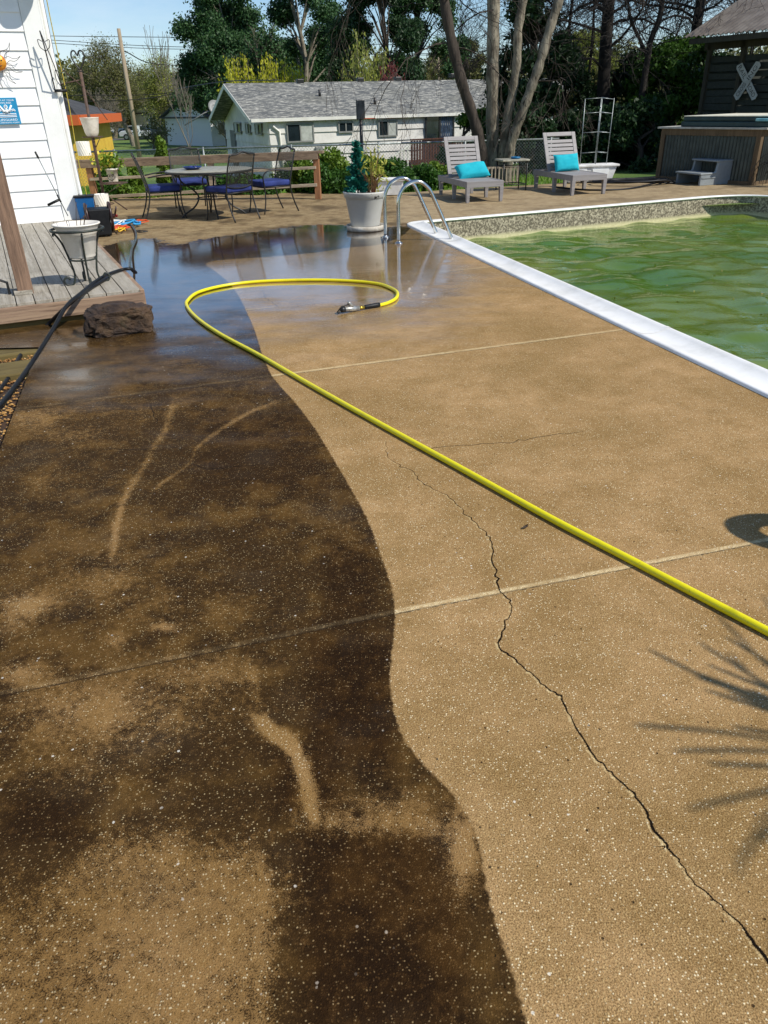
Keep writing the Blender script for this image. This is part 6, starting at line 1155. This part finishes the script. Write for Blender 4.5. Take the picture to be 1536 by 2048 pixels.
for (px, Dy, h, sd_, lb) in ((1255, 44, 13, 102, 'far bare tree right of the straight dark trunk'), (1440, 42, 13, 104, 'far bare tree beyond the shelter roof'), (930, 66, 13, 105, 'far bare tree in the gap left of the pale trunks'), (1060, 60, 15, 107, 'far bare tree behind the tall dark evergreen')): tree('bare_tree', lb, px, Dy, h, sd_, bark_k, LM['bud'] if sd_ in (101, 106) else None, 4, .6, 4, .12, .1, 3500, .4, minr=.013, trunk=.36)
clump_tree('budding_tree', 'golden budding tree far behind left of the straight dark trunk', 1158, 48, 70, 112, LM['bud'], bark_k, 2.3, 9000, .1, 30, .3); clump_tree('budding_tree', 'golden brown hazy tree far behind right of the pale trunks', 1115, 56, 110, 113, LM['olive'], bark_k, 2.6, 9000, .1, 30, .2); clump_tree('evergreen_tree', 'tall dark evergreen to the right beyond the hot tub, outside the frame', 1536, 21, -250, 110, LM['dark'], bark_k, 2.2, 26000, .16, 50, .12).location.x += 4.6
clump_tree('evergreen_tree', 'second dark evergreen to the right beside the pool, outside the frame', 1536, 16, -330, 111, LM['dark'], bark_k, 2.0, 22000, .16, 46, .15).location.x += 6.2
# hedges between the rail fence and the chain link fence
def bush(name, label, x, y, top, wd, seed, lm, n=5000, leaf=.045, tall=False, group=None):
    b = Vector((x, y, terrain_z(x, y))); H = top-b.z; t = thing(name, label, 'bush', b, 0, group); rg = np.random.default_rng(seed); rnd = random.Random(seed); mb = MB(); ncl = 16; C_ = []
    for k in range(ncl):
        z = H*(.15+.8*rnd.random()); f = (1-(z/H))**.7+.12 if tall else (1-(z/H)**3*.6); a = rnd.random()*6.283; r_ = wd*f*rnd.random()**.6*.8; C_.append((r_*math.cos(a), r_*math.sin(a), z)); mb.tube([(0, 0, 0), (r_*.4*math.cos(a), r_*.4*math.sin(a), z*.5), C_[-1]], [.02, .012, .005], 4, cap=False)
    mb.build('stem', bark_d, t); idx_ = rg.integers(0, ncl, n); S_ = wd*(.4 if not tall else .33); v = rg.normal(size=(n, 3)); v /= np.linalg.norm(v, axis=1, keepdims=True); v *= rg.random((n, 1))**.4; P_ = np.array(C_)[idx_]+v*S_*np.array([1, 1, 1.0 if not tall else 1.5]); P_[:, 2] = np.clip(P_[:, 2], .02, None); leaves('foliage', P_+np.array(b), leaf, lm, t, 1.6, up=.6 if tall else .2, seed=seed); return t
arb = LM['arb']; bx_ = LM['box']
bush('arborvitae_bush', 'narrow yellow green arborvitae taller than the rail fence behind the table', D(325, 300, 17.9).x, 17.9, D(325, 266, 17.9).z, .3, 201, arb, 7000, .05, True)
bush('arborvitae_bush', 'pointed green arborvitae behind the plant stand', D(268, 330, 17.7).x, 17.7, D(268, 322, 17.7).z, .32, 202, arb, 6000, .05, True); bush('arborvitae_bush', 'small arborvitae seen under the left end of the top rail', D(222, 330, 17.9).x, 17.9, D(222, 330, 17.9).z, .34, 203, arb, 5000, .05, True); bush('arborvitae_bush', 'short arborvitae between the two left chairs', D(372, 350, 17.5).x, 17.5, D(372, 352, 17.5).z, .3, 204, bx_, 5000, .05, True)
for i, (px, Dy, tp, wd, lm, lb) in enumerate([(205, 17.2, 352, .5, bx_, 'low green bush at the left end of the rail fence'), (290, 17.1, 388, .5, arb, 'very low green bush behind the left chair'), (250, 17.0, 383, .45, arb, 'low ivy like bush beside the ribbed planter'), (340, 17.3, 380, .5, bx_, 'low dark bush under the rail left of the table'), (430, 17.6, 368, .5, bx_, 'low bush behind the middle of the table'), (487, 17.1, 362, .45, bx_, 'dark bush behind the near right chair'), (523, 17.0, 372, .4, bx_, 'small dark bush at the foot of the rails'), (590, 17.2, 312, .55, arb, 'large light green bush left of the corner fence post'), (622, 17.0, 330, .45, bx_, 'dense green bush right at the corner fence post'), (655, 17.3, 300, .5, arb, 'tall loose light green bush right of the corner fence post'), (678, 16.9, 335, .42, bx_, 'round dark boxwood left of the large pot'), (645, 16.8, 345, .35, bx_, 'small boxwood in front of the loose light bush'), (775, 18.6, 318, .5, bx_, 'green bush behind the white planter box'), (742, 19.2, 320, .45, arb, 'light green bush behind the large pot'), (812, 18.0, 350, .5, bx_, 'green bush between the planter box and the nearer lounger'), (850, 18.4, 338, .5, bx_, 'dark green bush left of the nearer lounger'), (880, 18.8, 330, .4, arb, 'light bush behind the nearer lounger')]):
    p = D(px, 300, Dy); bush('green_bush', lb, p.x, Dy, D(px, tp, Dy).z, wd, 300+i, lm, 5200, .045)
# grass tufts near the fence, as one mass
rg = np.random.default_rng(9); n = 26000; xx = rg.uniform(-9, 5, n); yy = 16.6+rg.random(n)**.8*14; ok = ~((xx > .2) & (yy < 17.6)); xx, yy = xx[ok], yy[ok]; zz = np.array([terrain_z(a, b) for a, b in zip(xx, yy)])+.04
o = leaves('grass_tufts', np.stack([xx, yy, zz], 1), .035, leafmat('grass_blades', '#4a7a1e', '#86a83a', .35), None, 3.4, dirs=np.tile([0, 0, 1.], (len(xx), 1)), loc=(0, 18, 0), kind='stuff', tri=True); tag(o, 'green grass growing behind the wooden rail fence', 'grass')
